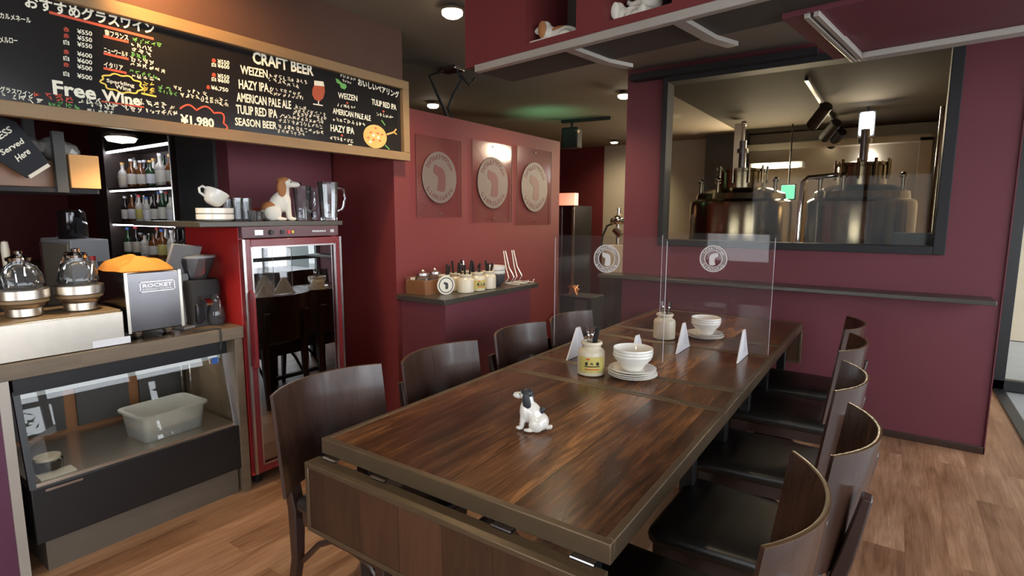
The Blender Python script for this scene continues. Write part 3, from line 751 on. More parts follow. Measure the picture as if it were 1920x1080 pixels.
def line(pts, k='chalk', wd=.006):
    if k == 'chalkred' and wd >= .007:
        q = MB(); stroke(q, [bp(*p) + NX * .0003 for p in pts], wd, NX); q.build('underline' if len(pts) < 4 else 'cloud_outline', M[k], mbd); return
    stroke(chalk[k], [bp(*p) + NX * .0003 for p in pts], wd, NX)
_sr = random.Random(11)
def scrib(p, q, h, k='chalk'):
    """a line of small hand lettering too small to read: short crossing strokes"""
    a = bp(*p); e = bp(*q); L = (e - a).length; n = max(2, int(L / (h * 1.05))); up = Vector((0, 0, 1))
    for i in range(n):
        o = a.lerp(e, (i + .05) / n) + NX * .0003; wx = (e - a) / n * .78
        for _ in range(5):
            r = _sr.random
            s0 = o + wx * r() + up * h * r(); s1 = o + wx * r() + up * h * r()
            if (s1 - s0).length > h * .3: stroke(chalk[k], [s0, s1], h * .14, NX)
T('おすすめグラスワイン', (47, 14), (47, -12), (290, 66), thick=.028)
line([(92, 23), (190, 48), (288, 73)], 'chalkred', .010)
T('カルメネール', (0, 34), (0, 23), (58, 44)); T('メルロー', (0, 80), (0, 69), (33, 82))
for v, s, k in ((63, '¥550', 1), (75, '¥550', 1), (87, '¥550', 0), (105, '¥600', 1), (117, '¥600', 0), (129, '¥500', 1), (146, '¥500', 0)):
    T(s, (145, v), (145, v - 9), (173, v + 5)); T('赤' if k else '白', (119, v - 4), (119, v - 13), (130, v - 2), 'chalkred' if k else 'chalk')
T('南フランス', (197, 67), (197, 55), (241, 77)); line([(194, 68), (241, 79)], 'chalkred', .009)
T('ニューワールド', (195, 98), (195, 88), (240, 108)); line([(194, 100), (241, 111)], 'chalkred', .009)
T('イタリア', (195, 126), (195, 115), (231, 133)); line([(194, 128), (237, 137)], 'chalkred', .009)
for p, q, k in (((248, 78), (305, 90), 'chalkgreen'), ((244, 106), (279, 114), 'chalkgreen'), ((242, 138), (297, 149), 'chalkgreen'), ((296, 166), (322, 172), 'chalkgreen'), ((296, 173), (334, 182), 'chalkgreen'),
    ((245, 86), (287, 98), 'chalk'), ((245, 95), (285, 108), 'chalk'), ((244, 114), (290, 123), 'chalk'), ((244, 122), (312, 139), 'chalk'), ((244, 146), (303, 156), 'chalk'), ((268, 160), (293, 165), 'chalkyellow'), ((267, 167), (293, 172), 'chalkyellow'), ((266, 173), (292, 178), 'chalkyellow'),
    ((325, 168), (342, 172), 'chalk'), ((348, 173), (390, 181), 'chalk'), ((338, 182), (428, 193), 'chalk'), ((375, 190), (428, 200), 'chalk'), ((410, 197), (430, 203), 'chalk')):
    scrib(p, q, .019, k)
line([(265, 175), (293, 181)], 'chalkyellow', .007)
for v, s, r in ((119, '¥550', 1), (127, '¥600', 0), (146, '¥550', 1), (154, '¥600', 0)):
    T(s, (408, v), (408, v - 8), (430, v + 3)); T('赤' if r else '白', (397, v - 2), (397, v - 10), (405, v - 1), 'chalkred' if r else 'chalk')
T('¥6,750', (396, 169), (396, 160), (428, 174)); T('赤', (387, 167), (387, 159), (394, 168), 'chalkred')
line([(228 + (38 + 3 * math.sin(t * 9)) * math.cos(t), 157 + (16 + 1.5 * math.sin(t * 9)) * math.sin(t) + .18 * 38 * math.cos(t)) for t in np.linspace(0, 6.28, 60)], 'chalkyellow', .006)
T('Sparkling', (200, 156), (200, 147), (252, 166)); T('Wine', (216, 166), (216, 158), (246, 172))
T('Free', (100, 177), (100, 150), (181, 188), thick=.03); T('Wine', (192, 189), (192, 168), (264, 199), thick=.035)
T('グラスワイン', (0, 172), (0, 161), (62, 183)); scrib((63, 182), (140, 194), .026, 'chalkred'); scrib((144, 193), (255, 205), .026); scrib((258, 196), (330, 208), .026)
scrib((0, 184), (85, 199), .024); scrib((90, 198), (155, 208), .022, 'chalkgreen'); scrib((168, 203), (335, 218), .022); T('楽しめます', (163, 211), (163, 203), (213, 216))
line([(190, 190), (270, 201)], 'chalkred', .006)
T('¥1,980', (339, 236), (339, 214), (402, 243), thick=.035); line([(340, 239), (402, 246)], 'chalkred', .007)
arc = []
for (x0, y0), (x1, y1), hgt in (((337, 204), (368, 207), 9), ((368, 207), (401, 212), 10), ((401, 212), (419, 231), 11), ((419, 231), (416, 245), 9)):
    for k in range(9):
        t = k / 8; nx, ny = (y1 - y0), -(x1 - x0); l = math.hypot(nx, ny); arc.append((x0 + (x1 - x0) * t + nx / l * hgt * math.sin(math.pi * t), y0 + (y1 - y0) * t + ny / l * hgt * math.sin(math.pi * t)))
line(arc, 'chalkred', .007)
T('CRAFT BEER', (474, 119), (474, 96), (588, 143), thick=.03)
for s, lb, t_, rb in (('WEIZEN', (451, 138), 122, (502, 147)), ('HAZY IPA', (448, 166), 149, (504, 173)), ('AMERICAN PALE ALE', (444, 190), 173, (546, 205)), ('TULIP RED IPA', (443, 213), 196, (520, 222)), ('SEASON BEER', (441, 235), 220, (519, 243))):
    T(s, lb, (lb[0], t_), rb, thick=.02)
for p, q in (((505, 146), (577, 159)), ((503, 153), (562, 167)), ((506, 171), (565, 181)), ((504, 178), (570, 188)), ((551, 203), (578, 208)), ((550, 210), (612, 220)), ((549, 216), (614, 227)), ((524, 221), (608, 233)), ((522, 229), (606, 242)), ((522, 241), (608, 253)), ((520, 249), (574, 257))): scrib(p, q, .022)
def blob(k, pts, lift=.0005):
    o = [bp(*p) + NX * lift for p in pts]; chalk[k].rings([o, [p + NX * .0008 for p in o]])
blob('ale', [(586, 166), (589, 160), (608, 162), (609, 172), (606, 184), (599, 190), (590, 187), (585, 177)])
blob('chalk', [(589, 151), (606, 153), (608, 162), (589, 160)]); line([(597, 189), (597, 196)]); line([(587, 195), (605, 198)])
line([(603, 165), (605, 176)], 'chalk', .004)
scrib((637, 144), (668, 153), .02); scrib((642, 153), (660, 159), .016)
blob('chalkgreen', [(629, 147), (634, 149), (641, 156), (648, 158), (650, 163), (646, 168), (639, 165), (637, 158), (631, 155)])
T('おいしいペアリング', (671, 160), (671, 146), (748, 185), thick=.026)
T('WEIZEN', (634, 184), (634, 173), (670, 190)); scrib((631, 200), (669, 207), .022); T('AMERICAN PALE ALE', (624, 213), (624, 202), (695, 227)); scrib((622, 226), (686, 239), .024)
T('HAZY IPA', (620, 246), (620, 233), (664, 252)); scrib((618, 261), (663, 269), .022); T('TULIP RED IPA', (697, 196), (697, 185), (743, 207)); scrib((706, 217), (739, 224), .022)
for u, v in ((651, 192), (719, 208), (641, 253)): blob('chalkred', [(u - 2, v - 1), (u + 2, v), (u + 1, v + 3), (u - 1, v + 3)])
blob('crust', [(703 + 22 * math.cos(t), 256 + 22 * math.sin(t) + 3 * math.cos(t)) for t in np.linspace(0, 6.28, 25)[:-1]])
line([(703 + 20 * math.cos(t), 256 + 20 * math.sin(t) + 3 * math.cos(t)) for t in np.linspace(0, 6.28, 25)], 'ale', .003)
for u, v in ((695, 248), (708, 250), (700, 262), (712, 264), (690, 258), (704, 240), (716, 252)): blob('chalkred', [(u - 3, v), (u, v - 2), (u + 3, v + 1), (u, v + 2)], .0016)
for u, v in ((700, 254), (694, 266), (709, 258)): blob('chalk', [(u - 3, v), (u, v - 3), (u + 3, v), (u, v + 3)], .0016)
line([(725, 252), (738, 248), (743, 242)], 'crust', .010); line([(738, 248), (744, 252)], 'crust', .008)
blob('chalk', [(653, 270), (660, 271), (660, 277), (652, 276)])
line([(668, 275), (690, 283)], 'chalkgreen', .006); line([(715, 225), (722, 235)], 'chalkgreen', .006); line([(722, 272), (730, 280)], 'chalkgreen', .006)
for k, b in chalk.items(): b.build({'chalk': 'white_lettering', 'chalkred': 'red_lettering', 'chalkgreen': 'green_lettering', 'chalkyellow': 'yellow_lettering', 'ale': 'beer_drawing', 'crust': 'pizza_drawing'}[k], M[k], mbd)

# ------------------------------------------------------------------ acrylic posters with the round dog logo
for i, (u, v, r, lab) in enumerate(((825, 333, 48, 'nearest the menu board'), (925, 343, 48, 'in the middle of the three'), (1003, 351, 46, 'nearest the corridor'))):
    c = onx(u, v, XL + .012); R = (onx(u, v - r, XL).z - onx(u, v + r, XL).z) / 2
    t = thing('acrylic_poster', 'acrylic wall panel with a frosted dog logo, ' + lab, 'wall panel', (0, 0, 0), group='acrylic logo panels on the red wall')
    MB().box(XL + .006, XL + .010, c.y - R * 1.30, c.y + R * 1.32, c.z - R * 1.55, c.z + R * 1.55).build('panel', M['poster'], t)
    for y in (c.y - R * 1.30, c.y + R * 1.32): MB().box(XL + .006, XL + .0105, y - .0012, y + .0012, c.z - R * 1.55, c.z + R * 1.55).build('panel_edge', M['maroondecal'], t)
    for z in (c.z - R * 1.40, c.z + R * 1.40): MB().cyl((XL, c.y, z), (XL + .018, c.y, z), .008, .006, 12).build('standoff', M['silver'], t)
    logo(t, (XL + .0102, c.y, c.z), (0, 1, 0), (0, 0, 1), (1, 0, 0), R, False, M['decaldim'], M['decaldim'], M['maroondecal'], True)

# ------------------------------------------------------------------ side counter by the logo wall
ZS = .93
sf = onz(827, 562, ZS); sr = onz(1013, 531, ZS)
sxf = (sf.x + sr.x) / 2
t = thing('side_counter', 'maroon half wall counter with a dark top carrying jars and bowls under the logo panels', 'counter', (0, 0, 0))
MB().box(XL + .003, sxf, sf.y, sr.y + .02, ZS - .035, ZS).build('worktop', M['shelfslab'], t, bevel=.003)
MB().box(XL + .003, sxf - .035, sf.y + .045, sr.y - .045, 0, ZS - .035).build('base', M['maroon'], t)
def st(u, v): return onz(u, v, ZS)
c = st(768, 548); t = thing('napkin_holder', 'metal napkin holder at the near end of the side counter', 'napkin holder', (c.x, c.y, ZS))
MB().box(-.05, .05, -.035, -.028, 0, .11).box(-.05, .05, .028, .035, 0, .11).box(-.05, .05, -.03, .03, 0, .006).build('holder', M['steel'], t, bevel=.002)
MB().box(-.045, .045, -.022, .022, .006, .10).build('napkins', M['label'], t)
c = st(800, 548); t = thing('wooden_caddy', 'open wooden box with two glass spice jars on the side counter', 'box', (c.x + .02, c.y, ZS), R_(2))
b = MB(); X, Y, H = .085, .13, .095
b.box(-X, X, -Y, Y, 0, .01).box(-X, -X + .01, -Y, Y, .01, H).box(X - .01, X, -Y, Y, .01, H).box(-X + .01, X - .01, -Y, -Y + .01, .01, H).box(-X + .01, X - .01, Y - .01, Y, .01, H)
b.build('box', M['box'], t, bevel=.002)
for s in (-1, 1):
    o = thing('spice_jar', 'round glass jar with pale spice in the wooden caddy, ' + ('nearer' if s < 0 else 'farther') + ' of the two', 'jar', (c.x + .02, c.y + s * .058, ZS + .0105), group='spice jars in the wooden caddy')
    MB().lathe([(.045, 0), (.052, .02), (.052, .085), (.04, .11), (.04, .122)], seg=24).build('glass_body', M['tumbler'], o)
    MB().lathe([(.044, .003), (.047, .02), (.047, .07), (.001, .072)], seg=24).build('spice', M['crust' if s < 0 else 'cream'], o)
    MB().lathe([(.043, .112), (.043, .128), (.02, .134), (.008, .15), (.001, .151)], seg=24).build('lid', M['silver'], o)
c = st(836, 552); t = thing('round_sign', 'small round white card sign with a dog print propped on the side counter edge', 'sign', (c.x, c.y, ZS), R_(-25))
MB().cyl((0, 0, .062), (.006, 0, .062), .062, .062, 36).build('card', M['label'], t)
b = MB(); disc(b, (.0062, 0, .062), Vector((0, 1, 0)), Vector((0, 0, 1)), (1, 0, 0), .046, .052, .0006)
b.prism([(p * .05, q * .05) for p, q in DOG], .0062, .007, lambda p, q, s: (s, p, q + .062)); b.build('print', M['grey'], t)
MB().box(-.03, .004, -.012, .012, 0, .03).build('stand', M['black'], t)
jars = [(0, 0, .055, .122), (0, 0, .057, .125), (0, 0, .058, .128), (0, 0, .055, .128), (0, 0, .058, .128), (0, 0, .053, .12)]
ordj = ['third', 'second', 'fourth', 'fifth', 'sixth', 'first']
jp = []
for i, (u, v, r, h) in enumerate(jars):
    p = Vector((-2.36, [2.90, 2.86, 2.985, 3.02, 3.11, 2.78][i], ZS))
    p.x = -2.36 - (.122 if i in (0, 3, 5) else 0)
    mustard_jar('cream cutlery jar on the side counter, %s of six from the near end' % ordj[i], p, r, h, i == 2, R_(70), 'cream cutlery jars on the side counter')
    rr = random.Random(40 + i)
    for k in range(4):
        a = rr.uniform(0, 6.28); p0 = Vector((.3 * r * math.cos(a), .3 * r * math.sin(a), h * .4)); p1 = Vector((.75 * r * math.cos(a), .75 * r * math.sin(a), h + rr.uniform(.05, .085)))
        b = MB(); d = k < 3
        b.bar([p0, p1], [.010, .014], [.006, .008], (1, 0, 0)) if d else b.tube([p0, p0.lerp(p1, .6), p1], [.003, .003, .005], 6)
        o = b.build('knife' if d else 'spoon', M['blackmatte'] if d else M['chrome'], loc=p)
        tag(o, ('black handled knife in the %s cream jar on the side counter' if d else 'bright spoon in the %s cream jar on the side counter') % ordj[i], 'cutlery', 'cutlery in the side counter jars')
for i in range(3):
    p = Vector((-2.41, 3.27, ZS + .05 * i * .55)); r = .072
    o = MB().lathe([(r * .5, 0), (r * .55, .004), (r * .9, .03), (r, .06), (r, .095), (r * .95, .095), (r * .9, .06), (r * .5, .012), (.001, .010)], seg=36).build('bowl', M['white'] if i else M['grey'], loc=p, smooth=60)
    tag(o, ['grey bowl at the bottom of the stack on the side counter', 'white bowl in the middle of the stack on the side counter', 'topmost white bowl of the stack on the side counter'][i], 'bowl', 'bowls stacked on the side counter')
for i, y in enumerate((3.42, 3.53)):
    t = thing('plate_easel', ['white wire display easel next to the bowls on the side counter', 'white wire display easel at the far end of the side counter'][i], 'easel', (-2.35, y, ZS), group='wire easels on the side counter')
    for s in (-1, 1): MB().tube([(.09, s * .04, .03), (.08, s * .04, .006), (-.05, s * .04, .006), (-.02, s * .035, .05), (-.055, s * .02, .12), (-.085, s * .012, .25)], .0045, 6).build('rail', M['white'], t)
    MB().tube([(-.05, -.04, .006), (-.05, .04, .006)], .004, 6).build('crossbar', M['white'], t)

# ------------------------------------------------------------------ glass door fridge
fy0, fy1, fz = onx(457, 617, -2.70).y + .006, 2.085, 1.385
t = thing('drinks_fridge', 'tall red upright drinks fridge with a glass door beside the bar counter', 'fridge', (0, 0, 0))
b = MB(); xf, xb = XL - .045, -3.26
b.box(xb, xf, fy0, fy0 + .03, .06, fz); b.box(xb, xf, fy1 - .03, fy1, .06, fz); b.box(xb, xb + .03, fy0 + .03, fy1 - .03, .06, fz); b.box(xb + .03, xf, fy0 + .03, fy1 - .03, .06, .12); b.box(xb + .03, xf, fy0 + .03, fy1 - .03, fz - .05, fz)
b.build('cabinet', M['fridgeside'], t, bevel=.003)
MB().box(xb + .031, xb + .04, fy0 + .031, fy1 - .031, .121, fz - .051).build('liner', M['whiteplastic'], t)
MB().box(xb + .02, xf + .035, fy0 + .004, fy1 - .004, fz - .055, fz + .004).build('header', M['fridgetop'], t, bevel=.003)
xh = xf + .0355
hd = MB()
for y in (fy0 + .16, ): hd.cyl((xh, y, fz - .027), (xh + .012, y, fz - .027), .014, .012, 16)
MB().box(xh, xh + .006, fy0 + .215, fy0 + .235, fz - .038, fz - .016).build('switch', M['black'], t)
hd.build('control_knob', M['black'], t)
MB().box(xh, xh + .004, fy0 + .255, fy0 + .272, fz - .036, fz - .018).build('switch', M['redcap'], t); MB().box(xh, xh + .004, fy0 + .282, fy0 + .292, fz - .034, fz - .02).build('indicator', M['chalkyellow'], t)
MB().box(xh, xh + .003, fy0 + .07, fy0 + .115, fz - .04, fz - .014).build('badge', M['silver'], t)
b = MB()
for k in range(7): b.box(xh, xh + .001, fy1 - .18 + k * .013, fy1 - .171 + k * .013, fz - .032, fz - .022)
b.box(xh, xh + .001, fy1 - .06, fy1 - .035, fz - .035, fz - .018); b.build('maker_mark', M['silver'], t)
dr = MB(); dz0, dz1 = .085, fz - .06; fw = .042; x0, x1 = xf + .004, XL
dr.box(x0, x1, fy0, fy0 + fw, dz0, dz1).box(x0, x1, fy1 - fw, fy1, dz0, dz1).box(x0, x1, fy0 + fw, fy1 - fw, dz0, dz0 + fw).box(x0, x1, fy0 + fw, fy1 - fw, dz1 - fw, dz1)
dr = dr.build('door', M['fridgered'], t, bevel=.003)
b = MB()
for y in (fy0 + fw - .004, fy1 - fw - .004): b.box(x1 - .002, x1 + .004, y, y + .008, dz0 + fw - .004, dz1 - fw + .004)
for z in (dz0 + fw - .004, dz1 - fw - .004): b.box(x1 - .002, x1 + .004, fy0 + fw, fy1 - fw, z, z + .008)
b.box(x1 - .004, x1 + .004, fy0 - .004, fy0 + .009, dz0, dz1).box(x1 - .004, x1 + .004, fy1 - .009, fy1 + .003, dz0, dz1)
b.build('door_trim', M['silver'], dr)
MB().box(x1 - .022, x1 - .012, fy0 + fw - .005, fy1 - fw + .005, dz0 + fw - .005, dz1 - fw + .005).build('door_glass', M['fridgepane'], dr)
MB().tube([(x1, fy0 + .024, .66), (x1 + .028, fy0 + .024, .67), (x1 + .03, fy0 + .024, .80), (x1 + .03, fy0 + .024, 1.02), (x1 + .028, fy0 + .024, 1.05), (x1, fy0 + .024, 1.06)], .009, 8).build('door_handle', M['fridgered'], dr)
for z in (.42, .72, 1.0):
    b = MB()
    for k in range(14): b.cyl((xb + .05, fy0 + .05 + k * .036, z), (xf - .02, fy0 + .05 + k * .036, z), .003, seg=6)
    b.cyl((xf - .02, fy0 + .04, z), (xf - .02, fy1 - .04, z), .005, seg=6); b.build('wire_shelf', M['silver'], t)
for x in (xb + .06, xf - .06):
    for y in (fy0 + .06, fy1 - .06): MB().cyl((x, y, 0), (x, y, .062), .022, .026, 14).build('foot', M['black'], t)

# shelf board lying over the fridge and what stands on it
ZF = 1.415
fs0 = onx(372, 425, XL - .02).y; fs1 = onx(640, 410, XL - .02).y
t = tag(MB().box(-3.40, XL - .01, fs0, fs1, ZF - .026, ZF).build('shelf_board', M['shelfslab'], bevel=.003), 'dark shelf board lying across the top of the red fridge', 'shelf')
def ft(u, x=-2.80): return Vector((x, onx(u, 415, x).y, ZF))
c = ft(404)
for i in range(2):
    r = .085
    o = MB().lathe([(r * .6, 0), (r * .9, .006), (r, .012), (r, .036), (r * .96, .036), (r * .9, .012), (.001, .009)], seg=36).build('saucer_dish', M['white'], loc=(c.x, c.y, ZF + i * .030), smooth=50)
    tag(o, ['lower cream dish under the tipped coffee cup', 'upper cream dish under the tipped coffee cup'][i], 'dish', 'cream dishes on the fridge shelf')
t = thing('coffee_cup', 'cream coffee cup resting tipped on the stacked dishes above the fridge', 'cup', (c.x, c.y - .012, ZF + .0665), R_(90))
Mt = Matrix.Translation((0, 0, .018)) @ Matrix.Rotation(R_(26), 4, 'Y')
b = MB().lathe([(.028, 0), (.040, .01), (.052, .035), (.058, .07), (.0555, .07), (.05, .036), (.037, .013), (.001, .01)], seg=32); 
for v in b.bm.verts: v.co = Mt @ v.co
b.build('body', M['white'], t, smooth=60)
b = MB().tube([(-.05, 0, .06), (-.075, 0, .062), (-.085, 0, .045), (-.075, 0, .028), (-.045, 0, .022)], .006, 8)
for v in b.bm.verts: v.co = Mt @ v.co
b.build('handle', M['white'], t)
for i, (u, x, h) in enumerate(((428, -2.86, .115), (447, -2.80, .12), (462, -2.80, .12), (455, -2.88, .118), (440, -2.95, .11))):
    c = ft(u, x); r = .030
    t = thing('tumbler', 'clear tumbler above the fridge, ' + ['beside the cream dishes', 'front left of the cluster', 'front right of the cluster', 'behind the front pair', 'rearmost of the cluster'][i], 'glass', c, group='tumblers above the fridge')
    MB().lathe([(r * .8, 0), (r * .85, .003), (r, h), (r * .93, h), (r * .78, .012), (.001, .010)], seg=24).build('glass_body', M['tumbler'], t, smooth=60)
for i, (u, h) in enumerate(((474, .055), (484, .05))):
    c = ft(u, -2.78); t = thing('shot_glass', ['low glass dish beside the tumblers above the fridge', 'low glass dish next to the dog statue above the fridge'][i], 'glass', c, group='low glasses above the fridge')
    MB().lathe([(.022, 0), (.03, h), (.027, h), (.018, .01), (.001, .009)], seg=20).build('glass_body', M['tumbler'], t)
c = ft(492, -2.95); o = MB().box(-.09, .09, -.05, .05, 0, .075).build('red_tin', M['pink'], loc=c, bevel=.004); tag(o, 'small coral red tin behind the dog statue above the fridge', 'tin')
# seated dog statue
c = ft(527, -2.80)
t = thing('dog_statue', 'brown and white sitting hound statue on the board above the fridge', 'statue', c, R_(62))
b = MB(); tl = Matrix.Rotation(R_(-58), 3, 'Y'); k = 1.62
def E_(c_, r_, m_=None): b.ell(Vector(c_) * k, Vector(r_) * k, m_)
E_((-.032, 0, .028), (.032, .034, .03)); E_((-.008, 0, .058), (.05, .027, .028), tl); E_((.012, 0, .066), (.023, .026, .038)); E_((.014, 0, .098), (.018, .018, .03)); E_((.02, 0, .128), (.023, .020, .019)); E_((.046, 0, .124), (.022, .012, .0105))
for s in (-1, 1):
    b.cyl(Vector((.022, s * .016, .06)) * k, Vector((.026, s * .017, .006)) * k, .011 * k, .009 * k, 10); E_((.034, s * .017, .0065), (.014, .009, .0068)); E_((-.026, s * .026, .026), (.028, .013, .026)); E_((.0, s * .03, .0065), (.018, .009, .0065))
b.tube([Vector(p) * k for p in ((-.058, 0, .010), (-.08, .01, .009), (-.09, .03, .009))], [.012, .01, .007])
b.build('body', M['fur'], t, remesh=.004)
b = MB(); E_((-.030, 0, .040), (.033, .0335, .028)); b.build('brown_saddle', M['furbrown'], t)
for s in (-1, 1):
    b = MB(); E_((.006, s * .021, .110), (.014, .0065, .030)); b.build('ear', M['furbrown'], t)
    b = MB(); E_((.036, s * .0125, .131), (.003, .003, .003)); b.build('eye', M['nose'], t)
b = MB(); E_((.014, 0, .134), (.0225, .0198, .016)); b.build('head_patch', M['furbrown'], t)
b = MB(); E_((.067, 0, .127), (.005, .006, .005)); b.build('nose', M['nose'], t)
for i, (u, x, h, r) in enumerate(((568, -2.82, .20, .052), (612, -2.76, .225, .058), (590, -2.92, .20, .052))):
    c = ft(u, x); c.y += [.0, .02, .02][i]
    t = thing('beer_mug' if i != 1 else 'glass_pitcher', ['faceted glass jug just right of the dog statue', 'tall faceted glass pitcher at the right end of the fridge shelf', 'glass jug standing behind the front two jugs above the fridge'][i], 'glass jug', c, R_(20 + 40 * i), 'glass jugs above the fridge')
    b = MB().lathe([(r * .78, 0), (r * .82, .004), (r, h * .92), (r * 1.05, h), (r * .98, h), (r * .92, h * .9), (r * .74, .018), (.001, .015)], seg=14); b.build('glass_body', M['tumbler'], t, smooth=10)
    MB().tube([(r * .9, 0, h * .85), (r * 1.5, 0, h * .82), (r * 1.65, 0, h * .6), (r * 1.4, 0, h * .32), (r * .85, 0, h * .25)], .007, 8).build('handle', M['tumbler'], t)

# ------------------------------------------------------------------ bar counter with built in display case
ZC = .885; XC = -2.70; cy0 = -.6; cy1 = onx(457, 617, XC).y
t = thing('bar_counter', 'wooden bar counter with a chilled display case set under its top', 'counter', (0, 0, 0))
MB().box(-3.36, XC, cy0, cy1, ZC - .062, ZC).build('worktop', M['counterwood'], t, bevel=.003)
MB().box(-3.30, XC - .01, cy1 - .045, cy1 - .004, 0, ZC - .062).build('side_panel', M['counterwood'], t, bevel=.002)
yl = onx(36, 900, XC - .02).y
pl = MB().box(-3.30, XC - .015, cy0, yl - .032, 0, ZC - .062).build('end_panel', M['purple'], t)
MB().box(XC - .03, XC - .005, yl - .032, yl, 0, ZC - .062).build('corner_post', M['trimwhite'], t)
# display case
xg = XC - .035
y0, y1 = yl + .03, cy1 - .06
y_case0, y_case1 = y0, y1
t = thing('display_case', 'black framed chilled display case with a sloping glass front under the bar top', 'display case', (0, 0, 0))
zk, zb_, zt2 = .15, .375, .80
MB().box(-3.28, xg, y0 + .03, y1, .0, .145).build('kick_panel', M['kick'], t)
MB().box(-3.29, xg + .012, y0, y1 + .02, zk - .02, zb_ - .01).build('lower_housing', M['black'], t, bevel=.004)
MB().box(-3.28, xg + .004, y0 + .01, y1, zb_ - .01, zb_ + .006).build('deck', M['steel'], t)
MB().box(-3.28, xg - .06, y0, y1 + .02, .738, .82).build('upper_housing', M['black'], t)
for y in (y0, y1): MB().bar([(xg + .004, y + .008, zb_ - .012), (xg - .075, y + .008, .75)], .022, .02, (0, 1, 0)).build('corner_post', M['silver'] if y == y1 else M['black'], t)
MB().box(-3.29, -3.27, y0, y1, zb_, .80).build('rear_panel', M['box'], t)
b = MB()
for k in range(3): b.box(-3.268, -3.255, y0 + .05 + k * (y1 - y0) / 3, y0 + .05 + (k + .82) * (y1 - y0) / 3, zb_ + .03, .77)
b.build('rear_doors', M['grey'], t)
MB().prism([(xg + .006, zb_), (xg + .001, zb_), (xg - .076, .745), (xg - .071, .745)], y0 + .02, y1 + .004, lambda p, q, s: (p, s, q)).build('front_glass', M['pane'], t)
MB().box(-3.26, xg - .08, y0 + .02, y1 - .01, .715, .737).build('light_strip', M['pastel'], t)
MB().box(xg + .0125, xg + .0135, y0 + .045, y0 + .17, zb_ - .034, zb_ - .024).build('name_strip', M['silver'], t)
p = Vector((xg - .058, y1 - .03, .715)); MB().box(p.x - .0, p.x + .002, p.y - .035, p.y - .005, p.z - .02, p.z + .012).build('sticker', M['bluecap'], t)
for k in range(2): MB().tube([(-3.2 + k * .1, y1 - .035, zb_ + .01), (-3.2 + k * .1, y1 - .035, .72)], .006, 8).build('shelf_post', M['chrome'], t)
c = Vector((-2.915, onx(316, 800, -2.88).y, zb_ + .0065))
t = thing('plastic_tub', 'translucent plastic food tub standing in the display case', 'tub', c, R_(3))
b = MB()
def rr_(hx, hy, r, z): return [(sx * (hx - r) + r * math.cos(R_(a)), sy * (hy - r) + r * math.sin(R_(a)), z) for sx, sy, a0 in ((1, 1, 0), (-1, 1, 90), (-1, -1, 180), (1, -1, 270)) for a in (a0, a0 + 30, a0 + 60, a0 + 90)]
b.rings([rr_(.105, .135, .03, 0), rr_(.118, .148, .035, .118), rr_(.130, .162, .04, .12), rr_(.130, .162, .04, .13), rr_(.113, .143, .035, .13), rr_(.10, .13, .03, .006)]); b.build('tub_body', M['plastictub'], t, smooth=50)
MB().rings([rr_(.095, .125, .03, .008), rr_(.10, .13, .03, .05)]).build('contents', M['fur'], t)
c = Vector((-2.86, onx(84, 866, -2.86).y + .01, zb_ + .0065)); t = thing('cheese_dish', 'dark round dish with a pale cake at the left of the display case', 'dish', c)
MB().lathe([(.05, 0), (.052, .04), (.048, .045), (.001, .045)], seg=28).build('dish_body', M['darkbottle'], t); MB().lathe([(.045, .045), (.046, .058), (.001, .062)], seg=28).build('cake', M['cream'], t)
o = MB().box(-.035, .035, -.06, .06, 0, .004).build('price_card', M['label'], loc=(-2.785, onx(95, 890, -2.78).y + .02, zb_ + .0065)); tag(o, 'cream price card lying at the front of the display case', 'card')

# steel trough with two glass urns
tz1 = onx(230, 583, XC - .03).z; ty1 = onx(233, 610, XC - .03).y
t = thing('steel_trough', 'long stainless steel ice trough on the bar top', 'trough', (0, 0, 0))
b = MB().box(-3.05, XC - .03, cy0 + .02, ty1, ZC, tz1); b.build('body', M['steel'], t, bevel=.004)
MB().box(-3.05, XC - .035, cy0 + .03, ty1 - .006, tz1, tz1 + .008).build('rim', M['boardwood'], t, bevel=.002)  # amber wood colour paints the warm light on the trough's steel top
p = onx(212, 634, XC - .03); MB().box(XC - .0299, XC - .029, p.y - .075, p.y + .065, ZC + .004, ZC + .034).build('sticker', M['whiteplastic'], t)
for i, u in enumerate((45, 152)):
    p = onz(u, 582, tz1 + .008); p.x = -2.86; p.y = onx(u, 580, -2.86).y
    t = thing('glass_urn', ['clip top glass jar in a steel ring stand at the left of the trough', 'clip top glass jar in a steel ring stand near the espresso machine'][i], 'jar', (p.x, p.y, tz1 + .0085), R_(30 * i), 'glass jars on the trough')
    MB().lathe([(.052, 0), (.06, .004), (.060, .034), (.066, .038), (.070, .05)], seg=36).build('stand_base', M['steel'], t)
    MB().lathe([(.070, .05), (.083, .058), (.083, .07), (.070, .072)], seg=36).build('wood_band', M['boardwood'], t)
    MB().lathe([(.078, .072), (.088, .074), (.088, .108), (.078, .112), (.06, .112)], seg=36).build('steel_band', M['steel'], t)
    MB().lathe([(.062, .112), (.074, .13), (.070, .165), (.052, .20), (.034, .212), (.034, .226)], seg=32).build('glass_bell', M['tumbler'], t)
    MB().lathe([(.04, .224), (.042, .236), (.026, .242), (.014, .25), (.016, .262), (.001, .266)], seg=28).build('lid', M['chrome'], t)
    MB().tube([(.06, 0, .13), (.072, 0, .20), (.045, 0, .245), (-.045, 0, .245), (-.072, 0, .20), (-.06, 0, .13)], .004, 6).build('clip', M['chrome'], t)
